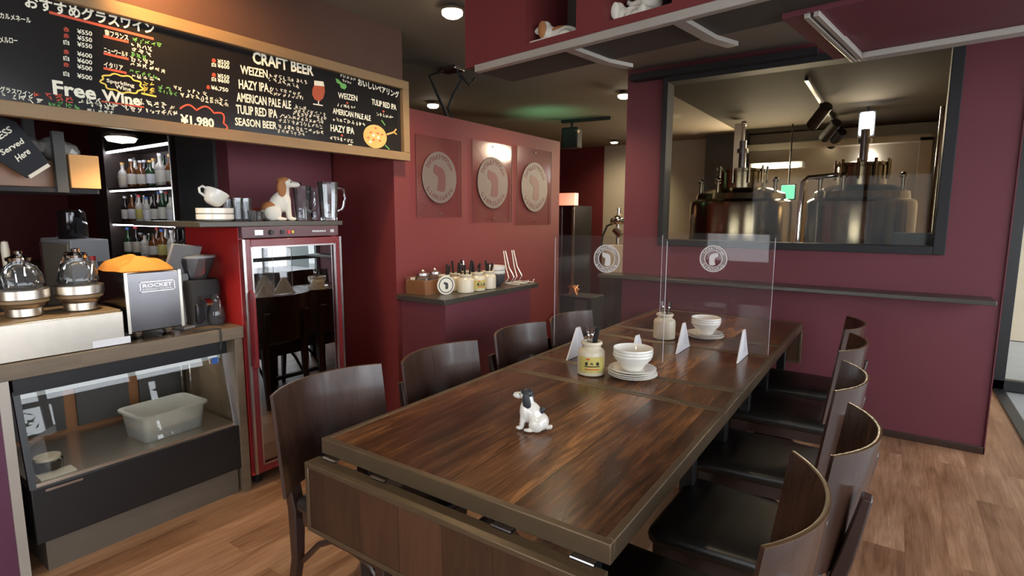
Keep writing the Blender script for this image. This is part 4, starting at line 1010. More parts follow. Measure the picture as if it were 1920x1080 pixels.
# espresso machine seen from the back
ey0, ey1 = onx(236, 570, XC - .03).y, onx(342, 560, XC - .03).y; ez0 = ZC + .042; ez1 = onx(335, 505, XC - .03).z
t = thing('espresso_machine', 'boxy steel espresso machine with a badge on its back beside the trough', 'coffee machine', (0, 0, 0))
ex = XC - .03
MB().box(ex - .33, ex, ey0, ey1, ez0, ez1).build('body', M['darksteel'], t, bevel=.006)
for y in (ey0, ey1 - .012): MB().box(ex, ex + .004, y, y + .012, ez0, ez1).build('side_trim', M['steel'], t)
for x in (ex - .29, ex - .045):
    for y in (ey0 + .05, ey1 - .055): MB().lathe([(.024, 0), (.026, .006), (.016, .018), (.022, .03), (.024, .043)], (x, y, ZC), seg=20).build('foot', M['chrome'], t)
yc = (ey0 + ey1) / 2 + .015; zc_ = ez1 - .068; bw, bh = .073, .0235
b = MB()
for a in ((-bw, bw, bh - .004, bh), (-bw, bw, -bh, -bh + .004)): b.box(ex, ex + .0015, yc + a[0], yc + a[1], zc_ + a[2], zc_ + a[3])
for a in (-bw, bw - .004): b.box(ex, ex + .0015, yc + a, yc + a + .004, zc_ - bh, zc_ + bh)
write(b, 'ROCKET', (ex + .0005, yc - bw + .012, zc_ - .003), (0, 2 * bw - .024, 0), (0, 0, .017), .03, .0012); write(b, 'ESPRESSO MILANO', (ex + .0005, yc - bw + .012, zc_ - .015), (0, 2 * bw - .024, 0), (0, 0, .0065), .01, .0012)
b.build('badge', M['silver'], t)
t = MB(); rings = []
for k in range(12):
    q = k / 11; rings.append([])
    for a in np.linspace(0, 2 * math.pi, 49)[:-1]:
        rad = (1 - q * .985) * (1 + .05 * math.sin(3 * a + 1) + .035 * math.sin(7 * a))
        ca, sa = math.cos(a), math.sin(a); sq = 1 / max(abs(ca), abs(sa)) ** .75
        X = .125 * rad * ca * sq; Y = .125 * rad * sa * sq
        z = .046 * (1 - (1 - q) ** 4) + .012 * math.sin(q * 3.14) * math.sin(2 * a + 3 * q) + .008 * math.sin(5 * a + 6 * q) * math.sin(q * 3.14)
        z += .009 * math.exp(-((Y - .01) / .05) ** 2 - ((X + .02) / .08) ** 2)
        rings[-1].append((ex - .16 + X, (ey0 + ey1) / 2 + Y, ez1 + .001 + max(0, z)))
tag(t.rings(rings).build('folded_cloth', M['orange'], smooth=70), 'crumpled orange cloth lying on the espresso machine', 'cloth')
# coffee grinder, tablet till
gp = onx(395, 600, -2.93); 
t = thing('coffee_grinder', 'black coffee grinder with a clear hopper between the espresso machine and the fridge', 'grinder', (-2.93, min(gp.y, cy1 - .10), ZC))
MB().rings([rr_(.085, .085, .03, 0), rr_(.075, .075, .03, .03), rr_(.078, .085, .03, .20), rr_(.07, .08, .03, .235)]).build('body', M['blackmatte'], t, smooth=40, bevel=.003)
MB().lathe([(.04, .235), (.05, .25), (.085, .33), (.085, .345), (.08, .345), (.045, .252)], seg=28).build('hopper', M['tumbler'], t)
MB().lathe([(.087, .345), (.087, .357), (.02, .362), (.001, .362)], seg=28).build('hopper_lid', M['tabletscreen'], t)
MB().bar([(.085, -.02, .15), (.12, -.02, .14), (.15, -.02, .12)], .014, .03, (0, 0, 1)).build('portafilter_fork', M['chrome'], t)
tp = onx(352, 500, -2.92)
t = thing('till_tablet', 'grey tablet till tilted on a stand behind the espresso machine', 'till', (-2.93, tp.y - .03, ZC), R_(15))
Mt = Matrix.Translation((0, 0, .30)) @ Matrix.Rotation(R_(18), 4, 'Y') @ Matrix.Rotation(R_(-8), 4, 'X')
MB().box(-.008, .008, -.085, .085, -.12, .12, Mt).build('screen', M['tabletscreen'], t, bevel=.003)
MB().box(-.02, .02, -.025, .025, .01, .27).box(-.08, .08, -.07, .07, 0, .012).build('stand', M['tabletscreen'], t, bevel=.003)
MB().box(.02, .09, .0, .06, .012, .12).build('card_reader', M['black'], t, bevel=.01)
sp_ = onx(440, 600, -2.85); t = thing('glass_carafe', 'small clear carafe between the grinder and the red fridge', 'carafe', (-2.85, min(sp_.y, cy1 - .06), ZC))
MB().lathe([(.035, 0), (.045, .03), (.04, .08), (.022, .12), (.02, .15), (.026, .16)], seg=24).build('glass_body', M['tumbler'], t)
MB().tube([(.02, 0, .15), (.05, 0, .13), (.05, 0, .07), (.04, 0, .05)], .004, 6).build('handle', M['tumbler'], t)
b = MB(); b.tube([(-2.74, cy1 - .22, ZC + .004), (-2.72, cy1 - .13, ZC + .004), (-2.698, cy1 - .12, ZC + .004), (-2.694, cy1 - .12, ZC - .03), (-2.694, cy1 - .125, ZC - .10)], .004, 6)
tag(b.build('power_cord', M['cable']), 'thin dark power cord running over the bar edge by the fridge', 'cord')

# ------------------------------------------------------------------ behind the bar
# back counter along the rear
t = thing('back_counter', 'dark back counter along the rear of the bar', 'counter', (0, 0, 0))
MB().box(-7.6, -4.2, 1.72, 2.41, 0, .92).build('carcass', M['darkwood'], t); MB().box(-7.6, -4.2, 1.69, 2.41, .92, .96).build('worktop', M['shelfslab'], t, bevel=.003)
YB = 2.10
bx0, bx1 = ony(204, 350, YB).x, ony(326, 350, YB).x
rows = [ony(268, 318 + d, YB).z for d in (24, 0)]
rz = [ony(268, v, YB).z for v in (349, 417, 483)]
t = thing('bottle_shelf', 'lit wooden bottle shelf with three levels behind the bar', 'shelf', (0, 0, 0))
MB().box(bx0 - .30, bx0, YB - .02, 2.42, .96, 2.35).build('side_panel', M['darkwood'], t); MB().box(bx1, bx1 + .05, YB - .02, 2.42, .96, 2.35).build('side_panel', M['darkwood'], t)
MB().box(bx0, bx1, 2.39, 2.42, .96, 2.35).build('back_panel', M['darkwood'], t)
for z in rz: MB().box(bx0, bx1, YB, 2.39, z - .02, z).build('shelf', M['shelfslab'], t)
zl = ony(262, 277, YB).z; xm = (bx0 + bx1) / 2 - .05
for z, m_ in ((zl, 'led'), (rz[0] - .028, 'ledlow'), (rz[1] - .028, 'ledlow')):
    for a, c_ in ((bx0 + .01, xm - .01), (xm + .01, bx1 - .01)): MB().box(a, c_, YB + .0, YB + .02, z - .006, z + .006).build('light_strip', M[m_], t)
MB().box(bx0, bx1, YB, 2.39, zl + .012, zl + .03).build('top_panel', M['darkwood'], t)
bm_ = ['amber', 'clearbottle', 'green', 'darkbottle', 'clearbottle', 'amber']
nn = ['first', 'second', 'third', 'fourth', 'fifth', 'sixth', 'seventh', 'eighth', 'ninth', 'tenth', 'eleventh', 'twelfth', 'thirteenth', 'fourteenth', 'fifteenth', 'sixteenth', 'seventeenth', 'eighteenth']
def bottle(loc, h, r, glass_, lab, cap, label, group):
    t = thing('bottle', label, 'bottle', loc, 0, group)
    MB().lathe([(r * .96, 0), (r, .006), (r, h * .55), (r * .85, h * .64), (r * .36, h * .74), (r * .34, h * .95)], seg=16).build('glass_body', M[glass_], t, smooth=50)
    MB().lathe([(r * 1.015, h * .12), (r * 1.015, h * .48)], seg=16).build('label', M[lab], t)
    MB().lathe([(r * .42, h * .92), (r * .42, h), (.001, h)], seg=12).build('cap', M[cap], t)
rr = random.Random(21)
for ri, (z, name, n) in enumerate(((rz[0], 'top lit shelf', 12), (rz[1], 'middle lit shelf', 15), (rz[2], 'bottom shelf', 13))):
    for i in range(n):
        x = bx0 + .07 + (bx1 - bx0 - .14) * (i + .5) / n; h = rr.uniform(.22, .285) if ri < 2 else rr.uniform(.20, .28); r = min(.040, (bx1 - bx0) / n * .42)
        col = rr.choice(['clearbottle', 'amber', 'green', 'clearbottle', 'darkbottle']) if ri < 2 else rr.choice(['darkbottle', 'green', 'clearbottle', 'amber'])
        lab = rr.choice(['label', 'label', 'cream', 'mustard', 'whiteplastic']); cap = rr.choice(['whiteplastic', 'black', 'redcap', 'silver', 'bluecap'] if ri else ['whiteplastic', 'black', 'silver', 'crust'])
        cw = {'clearbottle': 'pale', 'amber': 'amber', 'green': 'green', 'darkbottle': 'dark'}[col]
        bottle((x, YB + .06 + (.07 if i % 2 else 0) + (.02), z), h, r, col, lab, cap, '%s spirit bottle, %s from the left on the %s behind the bar' % (cw, nn[i], name), 'bottles on the ' + name)
for i, (u, x, h, r) in enumerate(((180, -3.62, .30, .04), (196, -3.60, .27, .036), (205, -3.58, .26, .036), (214, -3.56, .25, .036))):
    p = onx(u, 560, x); bottle((x, p.y, .92), h, r, ['clearbottle', 'darkbottle', 'darkbottle', 'darkbottle'][i], ['redcap', 'label', 'label', 'label'][i], ['redcap', 'black', 'black', 'black'][i], ['clear bottle with a red label behind the right glass jar', 'dark bottle nearest the red labelled bottle on the bar', 'dark bottle in the middle of the trio by the espresso machine', 'dark bottle touching the espresso machine side'][i], 'bottles on the rear bar top')
tag(MB().box(-4.05, -3.44, -.4, 1.7, .88, .92).build('rear_worktop', M['shelfslab']), 'dark worktop along the working side of the bar', 'worktop'); 
tag(MB().box(-4.0, -3.46, -.4, 1.68, 0, .8795).build('rear_cabinet', M['darkwood']), 'dark cabinet under the working side worktop', 'cabinet')
# pale steel cabinet in the rear
p0, p1 = ony(124, 500, 1.6), ony(182, 500, 1.6)
t = thing('ice_machine', 'pale upright ice machine at the back of the bar', 'machine', ((p0.x + p1.x) / 2, 1.45, 0))
hw = (p1.x - p0.x) / 2; zt3 = ony(150, 447, 1.6).z
MB().box(-hw, hw, 0, .24, 0, zt3).build('cabinet', M['whiteplastic'], t, bevel=.01); MB().box(-hw + .02, -hw + .07, -.012, 0, .5, zt3 - .03).build('door_edge', M['steel'], t); MB().box(-hw + .09, hw - .02, -.015, 0, .5, zt3 - .03).build('door', M['beige'], t, bevel=.005)
t = thing('blender_jug', 'dark jug standing on the ice machine', 'jug', ((p0.x + p1.x) / 2, 1.57, zt3), 0)
MB().lathe([(.09, 0), (.10, .02), (.09, .20), (.07, .22), (.001, .22)], seg=20).build('jug_body', M['darkbottle'], t); MB().box(.10, .15, -.02, .02, .04, .16).build('handle', M['black'], t)
# draught taps at the far left
p = onx(12, 500, -3.2); t = thing('beer_tap_tower', 'dark beer tap tower with two pale handles at the left end of the bar', 'beer tap', (-3.30, p.y, ZC))
MB().box(-.05, .05, -.12, .05, 0, .28).build('tower', M['black'], t, bevel=.01)
for y in (-.03, .02): MB().lathe([(.008, .28), (.012, .30), (.016, .40), (.012, .44), (.001, .445)], (0.02, y, 0), seg=14).build('tap_handle', M['cream'], t)
p = onx(8, 570, -3.0)
# hanging glass rack
gx = -3.75; t = thing('glass_rack', 'ceiling hung rack of upside down wine glasses in front of the grey column', 'rack', (0, 0, 0))
g0, g1 = onx(323, 435, gx).y, onx(392, 435, gx).y; gz = onx(355, 428, gx).z
b = MB()
for k in range(4): b.box(gx - .1 + k * .07, gx - .09 + k * .07, g0, g1, gz - .006, gz + .006)
for y in (g0 + .02, g1 - .02): b.cyl((gx, y, gz), (gx, y, CE), .006, seg=6)
b.build('rails', M['silver'], t)
for i in range(6):
    y = g0 + .03 + (g1 - g0 - .06) * i / 5
    o = MB().lathe([(.032, gz + .0075), (.032, gz + .01), (.004, gz + .0075), (.004, gz - .07), (.03, gz - .09), (.034, gz - .12), (.026, gz - .16), (.024, gz - .16), (.031, gz - .12), (.028, gz - .093), (.001, gz - .075)], (gx - .0 , y, 0), seg=16).build('wine_glass', M['tumbler'])
    tag(o, 'upside down wine glass, %s from the left on the hanging rack' % nn[i], 'glass', 'wine glasses on the hanging rack')

# suspended rack at the top left with sign, boxes
rx = -2.98; sy1 = onx(112, 300, rx).y; sz0 = onx(60, 350, rx).z
t = thing('suspended_rack', 'black metal rack hung under the menu board at the left', 'rack', (0, 0, 0))
MB().box(rx - .38, rx, cy0, sy1 + .015, sz0 - .022, sz0).build('shelf', M['blackmatte'], t, bevel=.003)
MB().box(rx - .02, rx + .01, sy1 - .02, sy1 + .02, sz0 - .02, 1.80).build('hanger', M['grey'], t); MB().box(rx - .38, rx - .35, sy1 - .02, sy1 + .02, sz0 - .02, CE).build('hanger', M['grey'], t)
p = onx(137, 300, rx - .1); tag(MB().box(-.11, .11, -.055, .055, 0, .145).build('cardboard_box', M['kraft'], loc=(rx - .095, p.y + .005, sz0 + .0), bevel=.002), 'orange brown card box at the end of the suspended rack', 'box')
MB().box(rx - .30, rx - .02, p.y - .06, p.y + .062, sz0 - .022, sz0 - .001).build('shelf_end', M['blackmatte'], t)
p = onx(55, 312, rx - .1); tag(MB().box(-.12, .12, -.17, .17, 0, .115).build('wooden_crate', M['box'], loc=(rx - .17, p.y + .01, sz0 + .001), bevel=.003), 'varnished wooden crate behind the dark sign on the suspended rack', 'crate')
b = MB(); rr = random.Random(5)
for k in range(7): b.ell((rr.uniform(-.05, .05), rr.uniform(-.11, .11), .035 + rr.uniform(0, .02)), (rr.uniform(.04, .06), rr.uniform(.05, .07), rr.uniform(.03, .05)), Euler((rr.uniform(-1, 1), rr.uniform(-1, 1), rr.uniform(-1, 1))).to_matrix(), 9, 6)
tag(b.build('plastic_wrapping', M['wrap'], loc=(rx - .15, onx(82, 280, rx - .1).y, sz0 + .122), smooth=10), 'crumpled clear plastic wrapping on the wooden crate', 'wrapping')
t = thing('hanging_sign', 'dark tilted bar sign with white lettering propped on the suspended rack', 'sign', (0, 0, 0))
XSG = rx + .02
A, B_, C_, D_ = (onx(u, v, XSG) for u, v in ((-62, 318), (52, 333), (95, 306), (-8, 222)))
A = onx(-48, 262, XSG); cA = [onx(u, v, XSG) for u, v in ((52, 334), (94, 307), (30, 228), (-42, 205), (-70, 260))]
MB().rings([[p for p in cA], [p - NX * .012 for p in cA]]).build('sign_panel', M['signdark'], t)
e1, e2 = onx(55, 332, XSG + .002), onx(92, 309, XSG + .002)
MB().bar([e1, e2], .004, .014, NX).build('edge_strip', M['cream'], t)
b = MB()
def SG(s, lb, rb, tp):
    o = onx(*lb, XSG + .0006); write(b, s, o, onx(*rb, XSG + .0006) - o, onx(*tp, XSG + .0006) - o, .02, .001)
SG('GUINNESS', (-56, 300), (24, 247), (-64, 288)); SG('Served', (5, 292), (46, 268), (-2, 282)); SG('Here', (35, 304), (58, 287), (27, 293))
b.build('lettering', M['chalk'], t)

# ------------------------------------------------------------------ wall ledge and things in the corridor
ly = 4.09; lz = (ony(1870, 567, ly).z + ony(1450, 535, ly).z) / 2; lx0 = ony(1120, 517, ly).x; lx1 = ony(1870, 567, ly).x
t = thing('wall_ledge', 'long dark standing ledge fixed along the maroon wall below the brewery window', 'ledge', (0, 0, 0))
MB().box(max(lx0, wl - .3), lx1, ly, YW, lz - .028, lz).build('ledge_board', M['shelfslab'], t, bevel=.004)
def cy(u, v, y): return ony(u, v, y)
yA = 6.3
x0, x1 = cy(1048, 400, yA).x, cy(1077, 400, yA).x; z1 = cy(1062, 362, yA).z
t = thing('steel_cooler', 'tall stainless cooler in the corridor topped by a glowing red orange sign', 'cooler', (0, 0, 0))
MB().box(x0, x1, yA, yA + .5, 0, z1 - .16).build('cabinet', M['darksteel'], t, bevel=.004); MB().box(x0, x0 + .05, yA - .01, yA, .02, z1 - .18).build('edge_trim', M['silver'], t); MB().box(x1 - .03, x1, yA - .01, yA, .02, z1 - .18).build('edge_trim', M['steel'], t)
MB().box(x0, x1, yA, yA + .1, z1 - .155, z1).build('lit_sign', M['orangelit'], t)
c = cy(1160, 415, 6.6)
t = thing('filling_tap', 'chrome filling tap and gauge on a post in the corridor', 'tap', (c.x, 6.6, 0))
MB().cyl((0, 0, 0), (0, 0, c.z + .1), .03, seg=12).build('post', M['steel'], t)
b = MB(); b.cyl((-.10, 0, c.z), (.10, 0, c.z), .04, seg=12).ell((0, -.03, c.z + .02), (.06, .05, .06)).cyl((0, 0, c.z + .05), (0, 0, c.z + .17), .022, seg=10).cyl((-.04, -.03, c.z - .10), (.05, -.03, c.z - .18), .045, seg=12); b.build('valve', M['chrome'], t)
MB().tube([(-.06, 0, c.z - .02), (-.16, 0, c.z - .06), (-.22, 0, c.z - .2), (-.25, 0, c.z - .45)], .014, 8).build('hose', M['black'], t)
c = cy(1152, 560, 5.6); t = thing('storage_cart', 'dark storage cart with paper goods standing in the corridor', 'cart', (c.x, 5.6, 0))
MB().box(-.19, .19, 0, .4, .05, .82).build('cart_body', M['darkwood'], t, bevel=.004)
for sx in (-.15, .15):
    for sy in (.04, .36): MB().cyl((sx, sy, 0), (sx, sy, .055), .025, seg=12).build('wheel', M['black'], t)
tag(MB().box(-.10, .10, -.08, .08, 0, .30).build('paper_bag', M['cream'], loc=(c.x - .06, 5.78, .8205)), 'pale paper bag standing on the corridor cart', 'bag')
c = cy(1078, 560, 4.85); bh_ = cy(1078, 556, 4.85).z; t = thing('utensil_bin', 'dark bin with a copper coloured wire bundle beyond the last left chair', 'bin', (c.x, 5.0, 0))
MB().box(-.18, .18, -.15, .15, 0, bh_).build('bin_body', M['blackmatte'], t, bevel=.006); MB().box(.0, .13, -.153, -.15, bh_ - .17, bh_ - .03).build('notice', M['grey'], t)
b = MB(); rr = random.Random(9)
for k in range(10): b.tube([(rr.uniform(-.14, -.02), rr.uniform(-.06, .06), bh_), (rr.uniform(-.15, 0), rr.uniform(-.07, .07), bh_ + .05), (rr.uniform(-.14, -.02), rr.uniform(-.06, .06), bh_ + .09)], .005, 5)
b.build('wire_bundle', M['copper'], t)
c = cy(1100, 560, 6.2); tag(MB().box(-.03, .03, -.008, 0, -.06, .06).build('switch_plate', M['cream'], loc=(XS - .4, 8.6, 1.1)), 'cream switch plate on the corridor wall', 'switch')

spot('track_beam', (-3.0, 5.75, 2.2), (-2.95, 6.6, .9), 45, (1, .80, .55), 85, .8, .05)
# track light and loudspeaker at the corridor, cable by the ceiling
c = onz(1100, 222, CE)
t = thing('track_spotlight', 'black ceiling track with a black spotlight at the corridor entrance', 'track light', (c.x, c.y, CE), R_(8))
MB().box(-.32, .30, -.02, .02, -.035, 0).build('track', M['black'], t); MB().cyl((-.18, 0, -.03), (-.18, 0, -.11), .02, seg=10).build('stem', M['black'], t)
MB().box(-.29, -.08, -.09, .09, -.34, -.10).build('lamp_housing', M['blackmatte'], t, bevel=.02); MB().cyl((-.10, -.09, -.15), (-.06, -.11, -.16), .02, seg=10).build('clamp', M['chrome'], t)
c = onz(846, 127, CE); t = thing('ceiling_outlet', 'ceiling cable outlet with looped black cables behind the logo wall', 'cable outlet', (c.x, c.y, CE))
MB().box(-.09, .09, -.06, .06, -.03, 0).build('outlet_plate', M['silver'], t, bevel=.006)
b = MB().tube([(-.05, -.05, -.03), (-.14, -.10, -.06), (-.10, -.04, -.22), (-.05, 0, -.36), (-.06, 0, -.47)], .011, 8).tube([(.06, 0, -.03), (.09, .02, -.10), (.02, 0, -.2), (-.04, 0, -.3), (.02, .02, -.42), (-.05, 0, -.47)], .010, 8)
b.tube([(.05, 0, -.02), (.10, .02, -.08), (.13, .06, -.14), (.16, .1, -.08)], .010, 8); b.build('cable', M['cable'], t)

# ------------------------------------------------------------------ brewing room
def tank(label, u, uw, vtop, y, lid_h, neck_u):
    c = ony(u, 400, y); zt = ony(u, vtop, y - .4).z; R = abs(ony(u + uw / 2, 400, y).x - ony(u - uw / 2, 400, y).x) / 2 * .97
    t = thing('brew_tank', label, 'tank', (c.x, y, 0), group='brew kettles behind the window')
    MB().lathe([(R * .96, .35), (R, .40), (R, zt - .05), (R * .985, zt - .01), (R * .96, zt)], seg=64).build('vessel', M['tank'], t, smooth=30)
    MB().lathe([(R * .97, zt), (R * .88, zt + .02), (R * .86, zt + .075), (R * .74, zt + .10), (R * .58, zt + .13), (.001, zt + .14)], seg=64).build('shoulder', M['tank'], t, smooth=30)
    zn = zt + .12; rn = R * .44
    nk = MB().lathe([(rn, zn), (rn, zn + lid_h), (rn * 1.08, zn + lid_h + .005), (rn * 1.08, zn + lid_h + .03), (rn * .4, zn + lid_h + .05), (.001, zn + lid_h + .06)], seg=40).build('manway', M['tank'], t, smooth=30)
    b = MB()
    for k in range(10):
        a = k * .628 + .2; b.cyl((rn * 1.12 * math.cos(a), rn * 1.12 * math.sin(a), zn + lid_h * .35), (rn * 1.12 * math.cos(a), rn * 1.12 * math.sin(a), zn + lid_h + .06), .012, seg=8)
    b.build('clamp_bolts', M['tank'], nk)
    MB().cyl((0, 0, zn + lid_h + .04), (0, 0, zn + lid_h + .32), .035, seg=14).cyl((0, 0, zn + lid_h + .2), (0, 0, zn + lid_h + .24), .055, seg=14).build('vent_pipe', M['darksteel'], t)
    for a in (205, 250, 335): 
        x, yy = R * .8 * math.cos(R_(a)), R * .8 * math.sin(R_(a))
        MB().cyl((x, yy, zt + .06), (x, yy, zt + .19), .018, seg=10).ell((x, yy, zt + .20), (.03, .02, .03), seg=12, rg=8).build('fitting', M['tank'], t)
    for a in (45, 135, 225, 315): MB().cyl((R * .7 * math.cos(R_(a)), R * .7 * math.sin(R_(a)), 0), (R * .7 * math.cos(R_(a)), R * .7 * math.sin(R_(a)), .40), .035, seg=12).build('leg', M['steel'], t)
    return c, R, zt
cA_, RA, zA = tank('polished steel brew kettle on the left behind the brewery window', 1386, 192, 376, 6.05, .17, 1392)
cB_, RB, zB = tank('polished steel brew kettle on the right behind the brewery window, vent pipe rising into steam', 1610, 214, 374, 5.75, .17, 1612)
b = MB().tube([(cB_.x - RB * .4, 5.6, zB + .22), (cB_.x - RB * .95, 5.55, zB + .20), (cB_.x - RB * 1.02, 5.5, zB + .16), (cB_.x - RB * 1.04, 5.48, zB - .1), (cB_.x - RB * 1.04, 5.48, .6)], .022, 10)
tag(b.build('transfer_pipe', M['chrome']), 'bent steel pipe between the two brew kettles', 'pipe')
for i, u in enumerate((1756, 1768, 1780)):
    p = ony(u, 350, 5.2 + .2 * i); ztp = ony(u, 200 + (0, -4, -16)[i], 5.2 + .2 * i).z
    tag(MB().cyl((p.x, 5.2 + .2 * i, 0), (p.x, 5.2 + .2 * i, min(ztp, CE - .02)), .024, seg=14).build('steam_pipe', M['tank']), 'vertical steel pipe at the right of the brewing room, ' + ['farthest from the window edge', 'middle of the three', 'nearest the window edge'][i], 'pipe', 'vertical pipes in the brewing room')
p = ony(1493, 300, 6.9); 
t = thing('stand_pipe', 'slender pipe with a ball cap rising behind the left brew kettle', 'pipe', (ony(1394, 250, 6.9).x, 6.9, 0))
zz = ony(1394, 232, 6.9).z; MB().cyl((0, 0, 0), (0, 0, zz), .02, seg=12).build('pipe', M['steel'], t); MB().ell((0, 0, zz), (.035, .035, .035), seg=14, rg=8).build('cap', M['chrome'], t)
tag(MB().box(-.05, .05, -.02, .02, 0, zz + .05).build('steel_column', M['steel'], loc=(ony(1386, 250, 7.2).x, 7.2, 0)), 'flat pale steel column behind the left brew kettle', 'column')
# lamps of the brewing room
p0, p1 = ony(1412, 313, 8.3), ony(1496, 309, 8.3)
t = thing('fluorescent_lamp', 'glowing fluorescent tube on the far wall of the brewing room', 'lamp', (0, 0, 0))
MB().cyl((p0.x, 8.3, p0.z), (p1.x, 8.3, p0.z), .035, seg=14).build('tube', M['tube'], t); MB().box(p0.x - .05, p1.x + .05, 8.33, 8.6, p0.z - .03, p0.z + .05).build('housing', M['whiteplastic'], t)
def arealamp(name, loc, rot, sx, sy, e, col):
    l = bpy.data.lights.new(name, 'AREA'); l.shape = 'RECTANGLE'; l.size = sx; l.size_y = sy; l.energy = e; l.color = col
    o = bpy.data.objects.new(name, l); COL.objects.link(o); o.location = loc; o.rotation_euler = rot; return o
arealamp('fluorescent_light', ((p0.x + p1.x) / 2, 8.2, p0.z - .02), (R_(-70), 0, 0), .9, .1, 95, (1, .82, .55))
p = ony(1625, 232, 7.0)
t = thing('work_lamp', 'bright cool white lamp under the ceiling above the right kettle in steam', 'lamp', (p.x, 7.0, p.z))
MB().box(-.065, .065, -.02, .02, -.12, .12).build('diffuser', M['coollamp'], t, bevel=.02); MB().box(-.075, .075, .021, .06, -.13, .13).build('housing', M['grey'], t); MB().cyl((0, .05, .1), (0, .05, CE - p.z), .015, seg=8).build('stem', M['black'], t)
arealamp('work_light', (p.x, 6.9, p.z), (R_(-50), 0, 0), .25, .25, 20, (1, .84, .60))
b = ony(1628, 300, 8.5); tag(MB().box(-.05, .05, -.02, .02, -.1, .1).build('lamp_reflection', M['coollamp'], loc=(b.x, 8.56, b.z)), 'small glowing reflection of the cool lamp put on the far brewery wall', 'lamp')  # glowing box added in place of the cool lamp's reflection
p = ony(1477, 360, 7.8); t = thing('exit_light', 'small glowing green emergency light in the brewing room', 'emergency light', (p.x, 7.8, p.z))
MB().box(-.075, .075, -.03, .03, -.085, .085).build('sign_face', M['exit'], t, bevel=.01); MB().box(-.09, .09, .031, .05, -.1, .1).build('backing', M['grey'], t); MB().cyl((0, .04, .09), (0, .04, CE - p.z), .01, seg=8).build('hanger', M['grey'], t)
t0 = ony(1512, 140, 5.9); t2 = ony(1560, 245, 6.9)
t = thing('track_light', 'black lighting track with three black spotlights on the brewery ceiling', 'track light', (0, 0, 0))
ta, tb = Vector((onz(1512, 150, CE - .03).x, onz(1512, 150, CE - .03).y, CE - .02)), onz(1572, 255, CE - .1); tb.z = CE - .02
MB().bar([ta, tb], .03, .03, (0, 0, 1)).build('track', M['black'], t)
for k, s in enumerate((.35, .7, .95)):
    p = ta.lerp(tb, s); h = MB().cyl(p, p - Vector((0, 0, .09)), .014, seg=8).cyl(p + Vector((.06, -.09, -.06)), p + Vector((-.08, .12, -.20)), .055, .06, 16).build('spotlight', M['blackmatte'], t)
    MB().cyl(p + Vector((-.08, .12, -.20)), p + Vector((-.083, .125, -.204)), .05, seg=16).build('lens', M['chrome' if k < 2 else 'tube'], h)
p = ony(1722, 450, 5.0); tag(MB().box(-.16, .16, -.12, .12, 0, .1).build('blue_crate', M['bluebox'], loc=(p.x, 5.0, p.z - .05), bevel=.004), 'dark slate blue crate on the bench at the right of the brewing room', 'crate')
tag(MB().box(p.x - .2, p.x + .22, 4.84, 5.16, 0, p.z - .0505).build('work_bench', M['grey']), 'grey bench under the slate blue crate in the brewing room', 'bench')

# ------------------------------------------------------------------ ceiling lamps of the dining room
warm = (1.0, .78, .50)
for i, (u, v, lab, e) in enumerate(((848, 26, 'nearest, left of the hanging shelf', 58), (1060, 122, 'seen under the hanging shelf', 55), (1170, 181, 'beside the window wall corner', 55), (812, 199, 'behind the logo wall, left of the cables', 45))):
    p = onz(u, v, CE - .045)
    t = thing('ceiling_downlight', 'round glowing ceiling downlight ' + lab, 'downlight', (p.x, p.y, CE), group='round downlights')
    MB().lathe([(.03, 0), (.05, -.012), (.062, -.02), (.064, -.035), (.058, -.036)], seg=28).build('housing', M['silver'], t)
    MB().lathe([(.058, -.036), (.056, -.05), (.04, -.062), (.001, -.068)], seg=28).build('lens', M['lamp'], t)
    spot('downlight_beam', (p.x, p.y, CE - .09), (p.x, p.y, 0), e, warm, 130, .9, .05)
p = onx(226, 246, -2.80)
t = thing('bar_downlight', 'round glowing lamp under the menu board over the bar', 'downlight', (-2.80, p.y, 1.80))
MB().lathe([(.05, 0), (.062, -.008), (.064, -.02), (.058, -.022)], seg=28).build('housing', M['silver'], t); MB().lathe([(.058, -.022), (.05, -.036), (.001, -.044)], seg=28).build('lens', M['lamp'], t)
spot('bar_beam', (-2.80, p.y, 1.74), (-2.85, p.y, 0), 16, warm, 140, .9, .05)
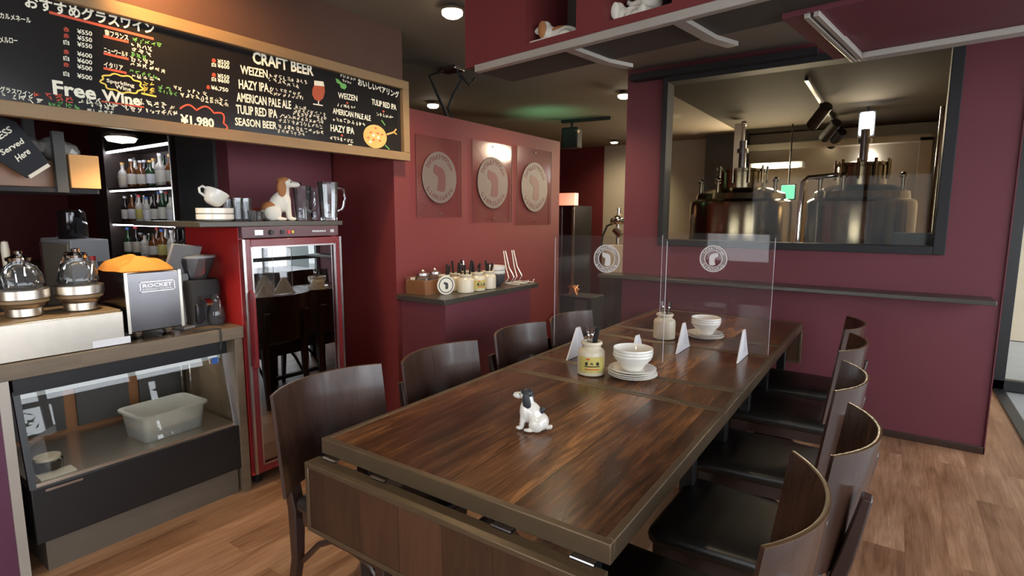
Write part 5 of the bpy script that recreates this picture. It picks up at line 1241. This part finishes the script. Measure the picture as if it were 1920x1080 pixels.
for y, e in ((-.1, 9),):
    spot('bar_beam', (-2.80, y, 1.74), (-2.85, y, 0), e, warm, 140, .9, .05)
# lamps out of frame over the near dining area and the board
for i, (x, y, e, tg) in enumerate(((-2.32, 1.0, 60, (-2.64, 1.28, 2.25)), (-.9, .6, 24, (-.95, 1.3, 0)), (-1.5, -.6, 7, (-1.8, -.2, 0)))):
    t = thing('ceiling_downlight', ['round downlight turned to the menu board', 'round downlight above the near end of the table', 'round downlight above the bar entrance'][i], 'downlight', (x, y, CE), group='round downlights')
    MB().lathe([(.03, 0), (.05, -.012), (.062, -.02), (.064, -.035), (.058, -.036)], seg=28).build('housing', M['silver'], t); MB().lathe([(.058, -.036), (.04, -.05), (.001, -.055)], seg=28).build('lens', M['lamp'], t)
    spot('downlight_beam', (x, y, CE - .08), tg, e, (1, .56, .20) if i == 0 else warm, 95 if i == 0 else 120, .9, .05)

arealamp('case_fill', (-3.0, (y_case0 + y_case1) / 2, .712), (0, 0, 0), .2, .8, .8, (1, .95, .88))  # added fill light that lifts the inside of the display case
c = ony(1150, 330, 8.0)
t = thing('ceiling_downlight', 'added round downlight washing the pale wall at the end of the corridor', 'downlight', (c.x, 8.0, CE), group='round downlights')  # added fixture, goes with the fill beam on the corridor's end wall
MB().lathe([(.03, 0), (.05, -.012), (.062, -.02), (.064, -.035), (.058, -.036)], seg=28).build('housing', M['silver'], t); MB().lathe([(.058, -.036), (.04, -.05), (.001, -.055)], seg=28).build('lens', M['lamp'], t)
spot('corridor_fill', (c.x + .3, 7.6, CE - .4), (c.x, 8.6, 1.5), 40, (1, .86, .6), 100, .9, .05)  # added fill beam that brightens the pale corridor wall
t = thing('exit_sign', 'green emergency exit light behind the logo wall that tints the ceiling', 'emergency light', (-3.30, 5.35, 1.95))
MB().box(-.16, .16, -.03, .03, -.08, .08).build('sign_face', M['exit'], t, bevel=.006); MB().cyl((0, 0, -.08), (0, 0, -1.95), .012, seg=8).build('post', M['grey'], t)
spot('exit_glow', (-3.30, 5.35, 2.06), (-3.30, 5.5, 2.6), 9, (.25, 1, .55), 110, 1, .05)
